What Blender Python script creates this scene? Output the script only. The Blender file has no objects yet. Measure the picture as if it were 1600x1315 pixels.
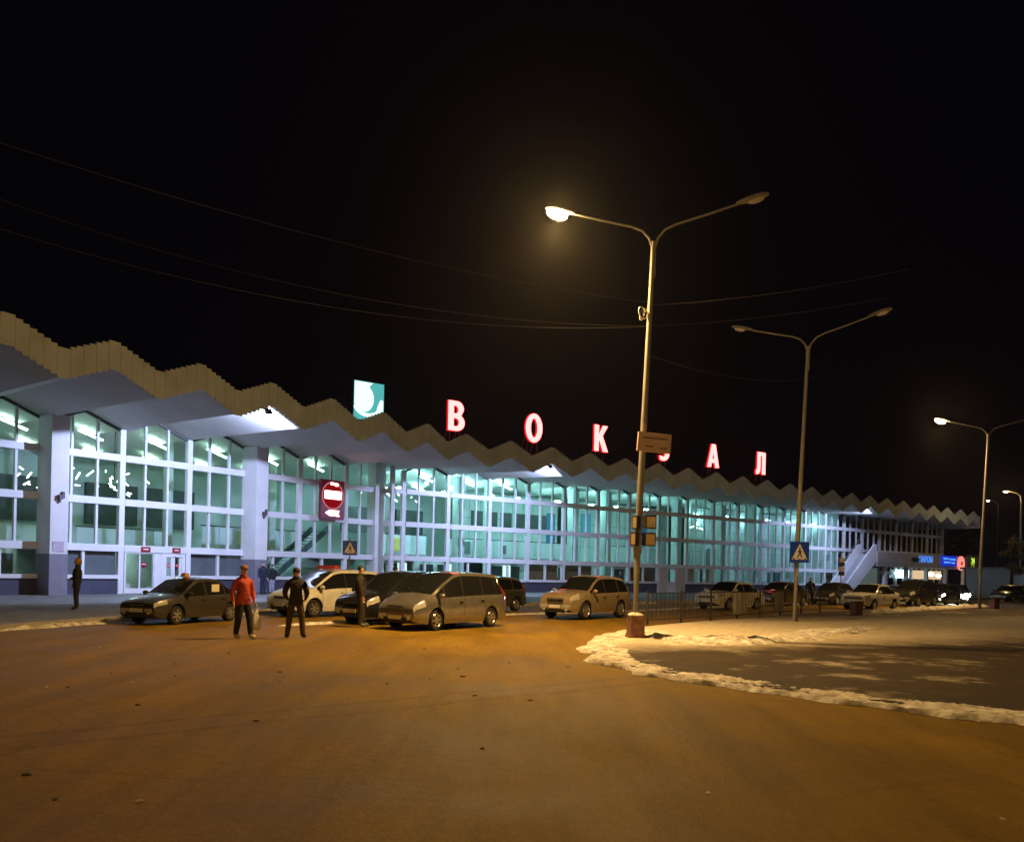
import bpy, bmesh, math, random
from mathutils import Vector, Matrix
random.seed(7)
sc = bpy.context.scene
COL = sc.collection
R = math.radians

# ------------------------------------------------------------------ helpers
class MB:
    """collects faces of several materials, builds ONE mesh object"""
    def __init__(s): s.v=[]; s.f=[]; s.m=[]
    def face(s, pts, mi=0):
        b=len(s.v); s.v+= [tuple(p) for p in pts]; s.f.append(list(range(b,b+len(pts)))); s.m.append(mi)
    def grid(s, rows, mi=0, close=False):
        b=len(s.v); n=len(rows[0])
        for r in rows: s.v+= [tuple(p) for p in r]
        for i in range(len(rows)-1):
            for j in range(n if close else n-1):
                k=(j+1)%n
                s.f.append([b+i*n+j, b+i*n+k, b+(i+1)*n+k, b+(i+1)*n+j]); s.m.append(mi)
    def hexa(s, p, mi=0):
        b=len(s.v); s.v+=[tuple(q) for q in p]
        for f in ((0,1,2,3),(7,6,5,4),(0,4,5,1),(1,5,6,2),(2,6,7,3),(3,7,4,0)):
            s.f.append([b+i for i in f]); s.m.append(mi)
    def box(s, c, d, mi=0, rot=None):
        c=Vector(c); hx,hy,hz=d[0]/2,d[1]/2,d[2]/2
        P=[Vector(q) for q in ((-hx,-hy,-hz),(hx,-hy,-hz),(hx,hy,-hz),(-hx,hy,-hz),(-hx,-hy,hz),(hx,-hy,hz),(hx,hy,hz),(-hx,hy,hz))]
        if rot is not None: P=[rot@q for q in P]
        s.hexa([c+q for q in P], mi)
    def bar(s, a, b, w, h, mi=0):
        a=Vector(a); b=Vector(b); d=b-a; L=d.length
        s.box((a+b)/2, (L,w,h), mi, d.to_track_quat('X','Z').to_matrix())
    def tube(s, pts, r, n=8, mi=0, cap=True):
        pts=[Vector(p) for p in pts]; rows=[]
        rr=r if isinstance(r,(list,tuple)) else [r]*len(pts)
        up=Vector((0,0,1))
        for i,p in enumerate(pts):
            t=(pts[min(i+1,len(pts)-1)]-pts[max(i-1,0)]).normalized()
            u=t.cross(up)
            if u.length<1e-3: u=t.cross(Vector((0,1,0)))
            u.normalize(); w=u.cross(t)
            rows.append([p+rr[i]*(math.cos(2*math.pi*k/n)*u+math.sin(2*math.pi*k/n)*w) for k in range(n)])
        s.grid(rows, mi, True)
        if cap: s.face(rows[0],mi); s.face(rows[-1][::-1],mi)
    def lathe(s, prof, n=24, mi=0, origin=(0,0,0), axis='Z'):
        rows=[]
        for (r,z) in prof:
            row=[]
            for k in range(n):
                a=2*math.pi*k/n; x,y=r*math.cos(a),r*math.sin(a)
                q=(x,y,z) if axis=='Z' else (x,z,y)
                row.append((origin[0]+q[0],origin[1]+q[1],origin[2]+q[2]))
            rows.append(row)
        s.grid(rows,mi,True)
    def ell(s, c, r, n=12, m=8, mi=0, rot=None):
        rows=[]
        for i in range(m+1):
            t=math.pi*i/m; row=[]
            for k in range(n):
                a=2*math.pi*k/n
                q=Vector((r[0]*math.sin(t)*math.cos(a), r[1]*math.sin(t)*math.sin(a), r[2]*math.cos(t)))
                if rot is not None: q=rot@q
                row.append(Vector(c)+q)
            rows.append(row)
        s.grid(rows,mi,True)
    def build(s, name, mats, parent=None, smooth=False, loc=None, merge=True):
        if not isinstance(mats,(list,tuple)): mats=[mats]
        me=bpy.data.meshes.new(name); me.from_pydata(s.v,[],s.f)
        for m in mats: me.materials.append(m)
        me.polygons.foreach_set('material_index', s.m)
        bm=bmesh.new(); bm.from_mesh(me)
        if merge: bmesh.ops.remove_doubles(bm, verts=bm.verts, dist=1e-5)
        bmesh.ops.dissolve_degenerate(bm, edges=bm.edges, dist=1e-6)
        bmesh.ops.recalc_face_normals(bm, faces=bm.faces)
        if smooth:
            for f in bm.faces: f.smooth=True
            for e in bm.edges:
                if len(e.link_faces)==2 and e.calc_face_angle(0)>R(smooth if smooth is not True else 40): e.smooth=False
        bm.to_mesh(me); bm.free()
        o=bpy.data.objects.new(name, me); COL.objects.link(o)
        if parent is not None: o.parent=parent
        if loc is not None: o.location=loc
        return o

def tag(o, label=None, cat=None, group=None, kind=None):
    if label: o['label']=label
    if cat: o['category']=cat
    if group: o['group']=group
    if kind: o['kind']=kind
    return o
def thing(name, label, cat, loc=(0,0,0), rz=0, group=None):
    o=bpy.data.objects.new(name,None); COL.objects.link(o); o.empty_display_size=.2
    o.location=loc; o.rotation_euler=(0,0,rz)
    return tag(o,label,cat,group)
def dup(o, parent=None):
    c=o.copy(); COL.objects.link(c); c.parent=parent
    for k in o.children: dup(k,c)
    return c

# ------------------------------------------------------------------ materials
def mat(name, col, rough=.6, metal=0., var=0., vscale=3., bump=0., bscale=30., spec=.5, coat=0., emit=None, estr=0., alt=None):
    m=bpy.data.materials.new(name); m.use_nodes=True; nt=m.node_tree; b=nt.nodes['Principled BSDF']
    b.inputs['Base Color'].default_value=(*col,1); b.inputs['Roughness'].default_value=rough
    b.inputs['Metallic'].default_value=metal; b.inputs['Specular IOR Level'].default_value=spec
    if coat: b.inputs['Coat Weight'].default_value=coat; b.inputs['Coat Roughness'].default_value=.05
    if emit: b.inputs['Emission Color'].default_value=(*emit,1); b.inputs['Emission Strength'].default_value=estr
    if var or bump or alt:
        tc=nt.nodes.new('ShaderNodeTexCoord')
    if var or alt:
        n=nt.nodes.new('ShaderNodeTexNoise'); n.inputs['Scale'].default_value=vscale; n.inputs['Detail'].default_value=6; n.inputs['Roughness'].default_value=.62
        nt.links.new(tc.outputs['Object'],n.inputs['Vector'])
        r=nt.nodes.new('ShaderNodeValToRGB'); a=alt or col
        r.color_ramp.elements[0].position=.3; r.color_ramp.elements[1].position=.7
        r.color_ramp.elements[0].color=(*[c*(1-var) for c in a],1); r.color_ramp.elements[1].color=(*[min(1,c*(1+var)) for c in col],1)
        nt.links.new(n.outputs['Fac'],r.inputs['Fac']); nt.links.new(r.outputs['Color'],b.inputs['Base Color'])
    if bump:
        n2=nt.nodes.new('ShaderNodeTexNoise'); n2.inputs['Scale'].default_value=bscale; n2.inputs['Detail'].default_value=5
        nt.links.new(tc.outputs['Object'],n2.inputs['Vector'])
        bp=nt.nodes.new('ShaderNodeBump'); bp.inputs['Strength'].default_value=bump; bp.inputs['Distance'].default_value=.03
        nt.links.new(n2.outputs['Fac'],bp.inputs['Height']); nt.links.new(bp.outputs['Normal'],b.inputs['Normal'])
    return m
def emis(name, col, s): 
    m=bpy.data.materials.new(name); m.use_nodes=True; nt=m.node_tree
    nt.nodes.remove(nt.nodes['Principled BSDF']); e=nt.nodes.new('ShaderNodeEmission')
    e.inputs[0].default_value=(*col,1); e.inputs[1].default_value=s
    nt.links.new(e.outputs[0],nt.nodes['Material Output'].inputs[0]); return m
def glass(name, tint=(.9,.97,.95), refl=1.0):
    m=bpy.data.materials.new(name); m.use_nodes=True; nt=m.node_tree
    nt.nodes.remove(nt.nodes['Principled BSDF'])
    t=nt.nodes.new('ShaderNodeBsdfTransparent'); t.inputs[0].default_value=(*tint,1)
    g=nt.nodes.new('ShaderNodeBsdfGlossy'); g.inputs['Roughness'].default_value=.02
    fr=nt.nodes.new('ShaderNodeLayerWeight'); fr.inputs[0].default_value=.5
    po=nt.nodes.new('ShaderNodeMath'); po.operation='POWER'; po.inputs[1].default_value=5
    mu=nt.nodes.new('ShaderNodeMath'); mu.operation='MULTIPLY_ADD'; mu.inputs[1].default_value=.85*refl; mu.inputs[2].default_value=.035*refl; mu.use_clamp=True
    mx=nt.nodes.new('ShaderNodeMixShader')
    nt.links.new(fr.outputs['Facing'],po.inputs[0]); nt.links.new(po.outputs[0],mu.inputs[0]); nt.links.new(mu.outputs[0],mx.inputs[0]); nt.links.new(t.outputs[0],mx.inputs[1]); nt.links.new(g.outputs[0],mx.inputs[2])
    nt.links.new(mx.outputs[0],nt.nodes['Material Output'].inputs[0]); return m

M={}
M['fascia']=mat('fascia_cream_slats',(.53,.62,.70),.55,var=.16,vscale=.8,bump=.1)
M['soffit']=mat('soffit_paint',(.56,.55,.52),.7,var=.10,vscale=.5,bump=.12,bscale=6)
M['ceiling']=mat('hall_ceiling_paint',(.62,.70,.64),.8,var=.06,vscale=.6)
M['white']=mat('white_frame_paint',(.78,.78,.80),.45,var=.05,vscale=2)
M['thinframe']=mat('gable_frame_grey',(.10,.10,.10),.6)
M['column']=mat('column_paint',(.72,.71,.72),.65,var=.07,vscale=1.2,bump=.1,bscale=9)
M['plinth']=mat('plinth_grey_violet',(.22,.21,.26),.6,var=.12,vscale=2,bump=.15,bscale=12)
M['basepanel']=mat('dark_blue_panel',(.06,.062,.10),.5,var=.18,vscale=2.5)
M['blind']=mat('grey_blind',(.16,.165,.18),.5,var=.12,vscale=2)
M['glass']=glass('facade_glass',(.95,.985,.98),1.1)
M['inwall']=mat('hall_wall',(.60,.68,.64),.7,var=.10,vscale=.7)
ipm=bpy.data.materials.new('hall_wall_panels'); ipm.use_nodes=True; _nt=ipm.node_tree; _b=_nt.nodes['Principled BSDF']
_tc=_nt.nodes.new('ShaderNodeTexCoord'); _mp=_nt.nodes.new('ShaderNodeMapping'); _mp.inputs['Rotation'].default_value=(0,0,-.6551); _sp=_nt.nodes.new('ShaderNodeSeparateXYZ'); _cb=_nt.nodes.new('ShaderNodeCombineXYZ')
_br=_nt.nodes.new('ShaderNodeTexBrick'); _br.offset=0; _br.inputs['Scale'].default_value=1; _br.inputs['Brick Width'].default_value=1.15; _br.inputs['Row Height'].default_value=2.05; _br.inputs['Mortar Size'].default_value=.025
_br.inputs['Color1'].default_value=(.52,.62,.60,1); _br.inputs['Color2'].default_value=(.64,.72,.70,1); _br.inputs['Mortar'].default_value=(.20,.25,.24,1)
_l=_nt.links.new; _l(_tc.outputs['Object'],_mp.inputs[0]); _l(_mp.outputs[0],_sp.inputs[0]); _l(_sp.outputs[0],_cb.inputs[0]); _l(_sp.outputs[2],_cb.inputs[1]); _l(_cb.outputs[0],_br.inputs['Vector']); _l(_br.outputs['Color'],_b.inputs['Base Color']); _b.inputs['Roughness'].default_value=.5
M['inpanel']=ipm
M['indark']=mat('hall_dark_panel',(.05,.06,.055),.4,var=.3,vscale=2)
M['frost']=mat('balustrade_panel',(.70,.82,.80),.35,var=.05,vscale=2)
M['infloor']=mat('hall_floor',(.30,.31,.29),.25,var=.15,vscale=2)
M['incol']=mat('hall_column',(.55,.66,.62),.6,var=.06,vscale=2)
M['wood']=mat('brown_timber_panel',(.17,.10,.05),.5,var=.3,vscale=3)
M['tubeG']=emis('fluorescent_green',(.62,1.0,.82),40)
M['tubeC']=emis('fluorescent_cyan',(.45,.98,1.0),92)
M['tubeF']=emis('fluorescent_far',(.40,.95,1.0),30)
M['chand']=emis('chandelier_tubes',(.85,1.0,.9),9)
M['steel']=mat('galvanised_steel',(.42,.40,.37),.45,metal=.55,var=.2,vscale=6)
M['darkmetal']=mat('dark_painted_metal',(.035,.033,.03),.5)
M['concpole']=mat('pole_paint',(.25,.24,.22),.6,var=.18,vscale=5,bump=.15,bscale=40)
M['sodium']=emis('sodium_bulb',(1.0,.70,.26),60)
M['lampglass']=mat('lamp_bowl_off',(.55,.52,.46),.25)
M['brick']=mat('red_brick_paint',(.20,.092,.055),.8,var=.45,vscale=6,bump=.3,bscale=18)
M['snow']=mat('snow',(.80,.78,.74),.85,var=.15,vscale=4.5,bump=1.0,bscale=17,alt=(.26,.19,.12))
M['kerb']=mat('kerb_concrete',(.30,.28,.26),.85,var=.25,vscale=4,bump=.3)
M['pave']=mat('pavement_slabs',(.16,.155,.15),.7,var=.3,vscale=1.5,bump=.3,bscale=14,alt=(.12,.115,.11))
M['red_face']=emis('letter_face',(1.0,.125,.118),6.8)
M['red_rim']=emis('letter_rim',(1.0,.012,.02),1.0)
M['black']=mat('black_rubber',(.012,.012,.012),.8)
M['rim']=mat('alloy_rim',(.55,.54,.52),.3,metal=.8)
M['carglass']=mat('car_glass',(.012,.013,.015),.04,spec=.8)
M['headlight']=mat('headlight_lens',(.62,.61,.58),.12,metal=.35,coat=1)
M['headlit']=emis('headlight_lit',(.92,1.0,.96),160)
M['headdim']=emis('headlight_dim',(1,.97,.9),3.5)
M['tail']=mat('tail_light',(.25,.012,.01),.2,coat=1)
M['plate']=mat('number_plate',(.70,.69,.64),.5)
M['grille']=mat('black_plastic',(.014,.014,.014),.45)

# ------------------------------------------------------------------ place geometry
K=Vector((-10.825,54.331)); 
DIR={'L':Vector((.59068,.80690)),'R':Vector((.79298,.60925))}
NRM={w:Vector((d.y,-d.x)) for w,d in DIR.items()}
def W(w,s,n,z):
    p=K+DIR[w]*s+NRM[w]*n; return Vector((p.x,p.y,z))
def wbox(mb,w,s0,s1,n0,n1,z0,z1,mi=0):
    mb.hexa([W(w,s0,n0,z0),W(w,s1,n0,z0),W(w,s1,n1,z0),W(w,s0,n1,z0),W(w,s0,n0,z1),W(w,s1,n0,z1),W(w,s1,n1,z1),W(w,s0,n1,z1)],mi)
def wpoly(mb,w,pts,n0,n1,mi=0):
    A=[W(w,s,n0,z) for s,z in pts]; B=[W(w,s,n1,z) for s,z in pts]
    mb.face(A,mi); mb.face(B[::-1],mi)
    for i in range(len(pts)):
        j=(i+1)%len(pts); mb.face([A[i],B[i],B[j],A[j]],mi)

P7=Vector((-2.92,50.129)); FD={'L':Vector((1.963,3.232)),'R':Vector((2.679,2.270))}
def fas(t):                       # point of the fascia line; whole t = a ridge, half t = a valley
    d=FD['L'] if t<=7 else FD['R']; return P7+d*(t-7)
LV=[-18.7+3.74*k for k in range(-3,6)]
RV=[4.28+3.59*k for k in range(0,22)]
def facpt(t):                     # where the fold number t meets the facade
    if t<=7: return ('L',-20.57+3.74*(t-1))
    return ('R',6.07+3.59*(t-8))
HP,AMP,FH=9.8,.78,1.05

bld=thing('station_building','long railway station hall with a glass front under a folded zigzag roof','railway station',W('R',30,0,0)*Vector((1,1,0)) if False else (0,0,0))

# roof folds (soffit outside, ceiling inside, roofing on top)
TS=[-2+.5*i for i in range(62)]   # -2 .. 28.5
sof=MB(); cei=MB(); top=MB()
def foldrow(t):
    ridge=abs(t-round(t))<.01
    f=fas(t)
    if abs(t-7.5)<.01: w='R'; s=4.28-.4
    else: w,s=facpt(t)
    zf=(HP-FH+.12) if ridge else (HP-FH-AMP+.12)
    za=9.06 if ridge else 8.36
    a=Vector((f.x,f.y,zf)); b=W(w,s,-.05,za); c=W(w,s,-17,za)
    return a,b,c
rows=[foldrow(t) for t in TS]
for i in range(len(rows)-1):
    a,b=rows[i],rows[i+1]
    sof.face([a[0],b[0],b[1],a[1]]); cei.face([a[1],b[1],b[2],a[2]])
    up=Vector((0,0,.62))
    top.face([a[0]+up,b[0]+up,b[2]+up,a[2]+up])
o=sof.build('soffit',M['soffit'],bld,merge=True)
o=cei.build('ceiling',M['ceiling'],bld)
o=top.build('roof',mat('roofing_felt',(.06,.06,.06),.9,var=.2),bld)
# fascia of upright slats, stepped along the zigzag
for (ta,tb,nm) in ((-2,7,'L'),(7,28.5,'R')):
    mb=MB(); n=int(round((tb-ta)*16)); 
    for i in range(n):
        t0=ta+(tb-ta)*i/n; t1=ta+(tb-ta)*(i+1)/n; tm=(t0+t1)/2
        fr=abs(tm-round(tm))*2          # 0 at ridge .. 1 at valley
        z1=HP-AMP*fr; z0=z1-FH
        p,q=fas(t0),fas(t1); d=(q-p).normalized(); nn=Vector((d.y,-d.x))
        off=.020 if i%2 else 0.0
        p0=p+nn*(.02); q0=q+nn*.02; p1=p+nn*(.085+off)+d*.002; q1=q+nn*(.085+off)-d*.002
        mb.hexa([(p0.x,p0.y,z0),(q0.x,q0.y,z0),(q1.x,q1.y,z0),(p1.x,p1.y,z0),(p0.x,p0.y,z1),(q0.x,q0.y,z1),(q1.x,q1.y,z1),(p1.x,p1.y,z1)])
    mb.build('fascia',M['fascia'],bld)
# right end closing panel of the roof
e=fas(28.5); mb=MB(); f=W('R',facpt(28.5)[1],-17,0)
mb.hexa([(e.x,e.y,7.9),(f.x,f.y,7.9),(f.x+.1,f.y-.05,7.9),(e.x+.1,e.y-.05,7.9),(e.x,e.y,9.3),(f.x,f.y,9.3),(f.x+.1,f.y-.05,9.3),(e.x+.1,e.y-.05,9.3)])
mb.build('roof_end_panel',M['fascia'],bld)

# glazed bays
Z1,Z2,Z3,ZS=6.93,4.73,2.43,1.0
def bay(w,s0,s1,zv=8.36,zp=9.06,lower='glass',base=True,full=True,door=None,thin=2):
    mb=MB(); mid=(s0+s1)/2
    def g(s): return zp-(zp-zv)*abs(s-mid)/((s1-s0)/2) if zp>zv else zv
    wbox(mb,w,s0-.14,s0+.14,-.16,.10,ZS-.02 if base else .15,zv)                     # main mullion
    ss=[s0+(s1-s0)*(k+1)/(thin+1) for k in range(thin)]
    for s in ss:
        wbox(mb,w,s-.055,s+.055,-.12,.05,Z3+.17,Z2-.17); wbox(mb,w,s-.055,s+.055,-.12,.05,Z2+.17,Z1-.17)
        wbox(mb,w,s-.055,s+.055,-.12,.05,Z1+.17,g(s)-.12)
    for z in (Z1,Z2,Z3):
        wbox(mb,w,s0+.14,s1-.14,-.14,.14,z-.17,z+.17)
    wbox(mb,w,s0+.14,s1-.14,-.14,.17,ZS-.09,ZS+.09) if base else None
    if lower!='none' and door is None:
        wbox(mb,w,mid-.07,mid+.07,-.12,.05,ZS+.09,Z3-.17)
    # gable head frame
    wpoly(mb,w,[(s0+.14,zv-.10),(mid,zp-.12),(mid,zp-.005),(s0+.14,zv+.02)],-.12,.04,1)
    wpoly(mb,w,[(mid,zp-.12),(s1-.14,zv-.10),(s1-.14,zv+.02),(mid,zp-.005)],-.12,.04,1)
    fr=mb.build('window',[M['white'],M['thinframe']],bld)
    mb=MB(); z0=ZS if door is None else Z3
    wpoly(mb,w,[(s0+.10,z0),(s1-.10,z0),(s1-.10,zv-.02),(mid,zp-.03),(s0+.10,zv-.02)],-.035,-.02)
    mb.build('pane',M['glass'],fr)
    if lower=='blind':
        mb=MB(); wbox(mb,w,s0+.15,s1-.15,-.20,-.17,ZS,Z3-.1); mb.build('blind',M['blind'],fr)
    if lower=='wood':
        mb=MB(); wbox(mb,w,s0+.15,s1-.15,-.5,-.46,ZS,Z3-.1); mb.build('blind',M['wood'],fr)
    if base:
        mb=MB(); wbox(mb,w,s0-.13,s1-.15,-.1,.06,.1,ZS-.1); mb.build('base_wall',M['basepanel'],fr)
    return fr
lo={0:'glass',1:'glass',2:'glass',3:'blind',4:'door',5:'blind',6:'glass',7:'glass'}
for k in range(1,8):
    l=lo[k]
    bay('L',LV[k],LV[k+1],lower='none' if l=='door' else l,base=l!='door',door=1 if l=='door' else None)
mb=MB(); wbox(mb,'L',0.14,2.4,-.14,.14,Z1-.17,Z1+.17); wbox(mb,'L',.14,2.4,-.14,.14,Z2-.17,Z2+.17); wbox(mb,'L',.14,2.4,-.14,.14,Z3-.17,Z3+.17)
wbox(mb,'L',-.14,.14,-.16,.10,.15,8.36); wbox(mb,'L',1.22,1.32,-.12,.05,Z3+.17,8.5); wbox(mb,'L',.14,2.4,-.14,.17,ZS-.09,ZS+.09)
fr=mb.build('window',M['white'],bld); mb=MB(); wpoly(mb,'L',[(.1,ZS),(2.4,ZS),(2.4,8.75),(1.8,9.0),(.1,8.36)],-.035,-.02); mb.build('pane',M['glass'],fr)
mb=MB(); wbox(mb,'L',.15,2.4,-.1,.06,.1,ZS-.1); mb.build('base_wall',M['basepanel'],fr)
# corner pier and the short return to the other wing
mb=MB(); wbox(mb,'L',2.4,3.3,-.5,.28,.1,8.9); mb.build('column',M['column'],bld)
a=W('L',3.31,0,0); b=W('R',3.30,0,0)
for z0,z1,t in ((.1,1,.12),(Z3-.17,Z3+.17,.1),(Z2-.17,Z2+.17,.1),(Z1-.17,Z1+.17,.1)):
    mb=MB(); d=(b-a).normalized(); nn=Vector((d.y,-d.x,0))*t*.5
    mb.hexa([a+nn+Vector((0,0,z0)),b+nn+Vector((0,0,z0)),b-nn+Vector((0,0,z0)),a-nn+Vector((0,0,z0)),a+nn+Vector((0,0,z1)),b+nn+Vector((0,0,z1)),b-nn+Vector((0,0,z1)),a-nn+Vector((0,0,z1))])
    mb.build('return_rail',M['column'],bld)
# right wing: narrow first bay, then the regular ones
mb=MB(); wbox(mb,'R',3.30,3.56,-.16,.10,.15,8.6)
for z in (Z1,Z2,Z3): wbox(mb,'R',3.56,4.14,-.14,.14,z-.17,z+.17)
wbox(mb,'R',3.56,4.14,-.14,.17,ZS-.09,ZS+.09)
fr=mb.build('window',M['white'],bld); mb=MB(); wpoly(mb,'R',[(3.5,ZS),(4.2,ZS),(4.2,8.36),(3.5,8.5)],-.035,-.02); mb.build('pane',M['glass'],fr)
mb=MB(); wbox(mb,'R',3.56,4.13,-.1,.06,.1,ZS-.1); mb.build('base_wall',M['basepanel'],fr)
rl={0:'glass',1:'glass',2:'glass',3:'wood',4:'wood',5:'glass',6:'wood',7:'door',8:'glass',9:'glass',14:'wood',15:'wood',16:'wood'}
for k in range(21):
    l=rl.get(k,'glass')
    bay('R',RV[k],RV[k+1],zv=8.36,zp=9.06,lower='none' if l=='door' else l,base=l!='door',door=1 if l=='door' else None)
mb=MB(); wbox(mb,'R',RV[21]-.14,RV[21]+.3,-.3,.12,.1,8.4); mb.build('column',M['column'],bld)
# free standing pillars carrying the canopy
for s in (-18.98,-7.83,-30.2):
    mb=MB(); wbox(mb,'L',s,s+.80,-.05,1.28,2.05,8.42); wbox(mb,'L',s-.012,s+.812,-.05,1.292,.1,2.05,1)
    c=mb.build('column',[M['column'],M['plinth']],bld)
    if s==-18.98:
        mb=MB(); wbox(mb,'L',s+.12,s+.62,1.292,1.31,2.15,2.62); mb.build('notice_plate',mat('faded_notice',(.50,.42,.52),.6,var=.2,vscale=9),c)
# doors
def door(w,s0,s1,z1,frame,leaves,nm='door',glassdoor=True):
    mb=MB(); 
    wbox(mb,w,s0,s0+frame,-.1,.09,.15,z1); wbox(mb,w,s1-frame,s1,-.1,.09,.15,z1); wbox(mb,w,s0+frame,s1-frame,-.1,.09,z1-frame,z1)
    wd=(s1-s0-2*frame)/leaves
    for i in range(leaves):
        a=s0+frame+i*wd
        for q0,q1 in ((a,a+frame*.6),(a+wd-frame*.6,a+wd)): wbox(mb,w,q0,q1,-.07,.05,.17,z1-frame)
        wbox(mb,w,a+frame*.6,a+wd-frame*.6,-.07,.05,.17,.17+(.25 if glassdoor else .9))
    d=mb.build(nm,M['white'],bld)
    mb=MB(); wbox(mb,w,s0+frame,s1-frame,-.02,-.005,.4,z1-frame); mb.build('pane',M['glass'],d)
    for i in range(leaves):
        a=s0+frame+i*wd; mb=MB(); p=W(w,a+(wd-.16 if i==0 else .16),.11,1.05); mb.tube([p,p+Vector((0,0,.35))],.018,6); mb.build('handle',M['steel'],d)
    return d
door('L',-14.78,-13.1,2.26,.07,2)
mb=MB(); wbox(mb,'L',-13.1,-12.78,-.1,.07,.15,2.26); mb.build('door_post',M['white'],bld)
door('L',-12.78,-11.40,2.26,.20,2,glassdoor=False)
door('R',RV[7]+1.1,RV[7]+2.3,2.26,.12,1,glassdoor=False)
mb=MB()
wbox(mb,'R',RV[7]+.14,RV[7]+1.1,-.1,.08,.1,2.26); wbox(mb,'R',RV[7]+2.3,RV[8]-.14,-.1,.08,.1,2.26)
mb.build('panel_wall',mat('cream_panel',(.6,.56,.46),.6,var=.1),bld)
mb=MB(); wbox(mb,'R',RV[8]+.3,RV[8]+1.3,-.18,-.16,ZS,Z3-.15); wbox(mb,'R',RV[8]+2.9,RV[8]+3.4,-.18,-.16,ZS,Z3-.15); mb.build('blind',mat('cream_board',(.6,.56,.46),.6),bld)

# lit vestibule behind the doors
mb=MB(); wbox(mb,'L',-15.0,-11.2,-2.5,-2.4,.12,2.5); wbox(mb,'L',-15.0,-11.2,-2.4,-.2,2.5,2.58); vs=mb.build('vestibule',M['inwall'],bld)
mb=MB(); wbox(mb,'L',-14.6,-13.3,-1.6,-1.4,2.40,2.46); mb.build('ceiling_light',emis('vestibule_tube',(.62,1,.92),22),vs)
mb=MB(); wbox(mb,'L',-14.3,-13.9,-2.39,-2.36,.9,1.9); wbox(mb,'L',-13.7,-13.4,-2.39,-2.36,1.2,1.8); mb.build('notice_board',M['frost'],vs)
mb=MB(); c=W('L',-13.7,.03,1.62); d=DIR['L']
mb.face([c+Vector((d.x*x,d.y*x,z)) for x,z in ((-.17,.14),(.17,.14),(.17,-.04),(0,-.20),(-.17,-.04))]); wbox(mb,'L',-13.83,-13.57,.032,.036,1.64,1.68,1)
tag(mb.build('door_sticker',[mat('shield_red',(.25,.01,.03),.4),M['white']]),'dark red shield sticker on the lit glass door','sticker','stickers on the doors')
# hall interior -------------------------------------------------
mb=MB(); wbox(mb,'L',-31,5.5,-17,-.17,.06,.12); mb.build('hall_floor',M['infloor'],bld)
mb=MB(); wbox(mb,'R',1.2,56.9,-17,-.17,.05,.116); mb.build('hall_floor',M['infloor'],bld)
mb=MB(); wbox(mb,'L',-31,5,-16.6,-16.3,.12,9.0); mb.build('back_wall',M['inwall'],bld)
mb=MB(); wbox(mb,'R',1.5,80,-16.65,-16.35,.12,9.0); mb.build('back_wall',M['inwall'],bld)
mb=MB(); wbox(mb,'R',57.2,57.5,-16.3,-.3,.12,9.0); mb.build('partition',M['inwall'],bld)
mb=MB(); wbox(mb,'L',-31.3,-31,-16.3,-.3,.12,9.0); mb.build('partition',M['inwall'],bld)
mb=MB(); wbox(mb,'R',57.5,80,-16.3,-.3,4.3,4.5); mb.build('upper_floor',M['infloor'],bld)
mb=MB(); wbox(mb,'R',57.6,79.9,-3.2,-3.0,4.5,8.2); mb.build('dark_partition',M['wood'],bld)
# mezzanine with pale panels
def mezz(w,s0,s1,n,z0,zh,step,gapcol):
    mb=MB(); wbox(mb,w,s0,s1,-16.3,n,z0-.28,z0); mz=mb.build('mezzanine',M['inwall'],bld)
    mb=MB(); s=s0+.05
    while s<s1-.2:
        wbox(mb,w,s,min(s+step-.05,s1),n+.01,n+.05,z0+.05,z0+zh); s+=step
    mb.build('balustrade',M['frost'],mz)
    mb=MB(); wbox(mb,w,s0,s1,n-.01,n+.07,z0+zh+.03,z0+zh+.09); mb.build('handrail',M['darkmetal'],mz)
    return mz
mezz('L',-6.8,2.0,-5.5,2.72,1.35,1.25,0)
mezz('L',-13.0,-7.0,-8.5,2.72,1.0,1.2,0)
mezz('R',4.6,9.2,-5.0,2.75,1.45,1.2,0)
mezz('R',11.8,24.9,-6.0,2.75,1.4,1.2,0)
mezz('R',27.8,34.0,-6.0,2.75,1.4,1.2,0)
# interior piers and partitions
mb=MB()
for s in (10.3,21.6,25.3,34.2,40.5,45.2): 
    mb=MB(); wbox(mb,'R',s-.32,s+.32,-2.6,-1.9,.12,8.6); mb.build('hall_column',M['incol'],bld)
for w,s,n in [('R',q,-4.2) for q in (14.3,27.3,38.0,48.5,54)]+[('L',q,-4.6) for q in (-24,-16.2,-9.6,-2.2)]:
    mb=MB(); mb.tube([W(w,s,n,.12),W(w,s,n,8.9)],.28,16); mb.build('hall_column',M['incol'],bld,smooth=True)
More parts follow.
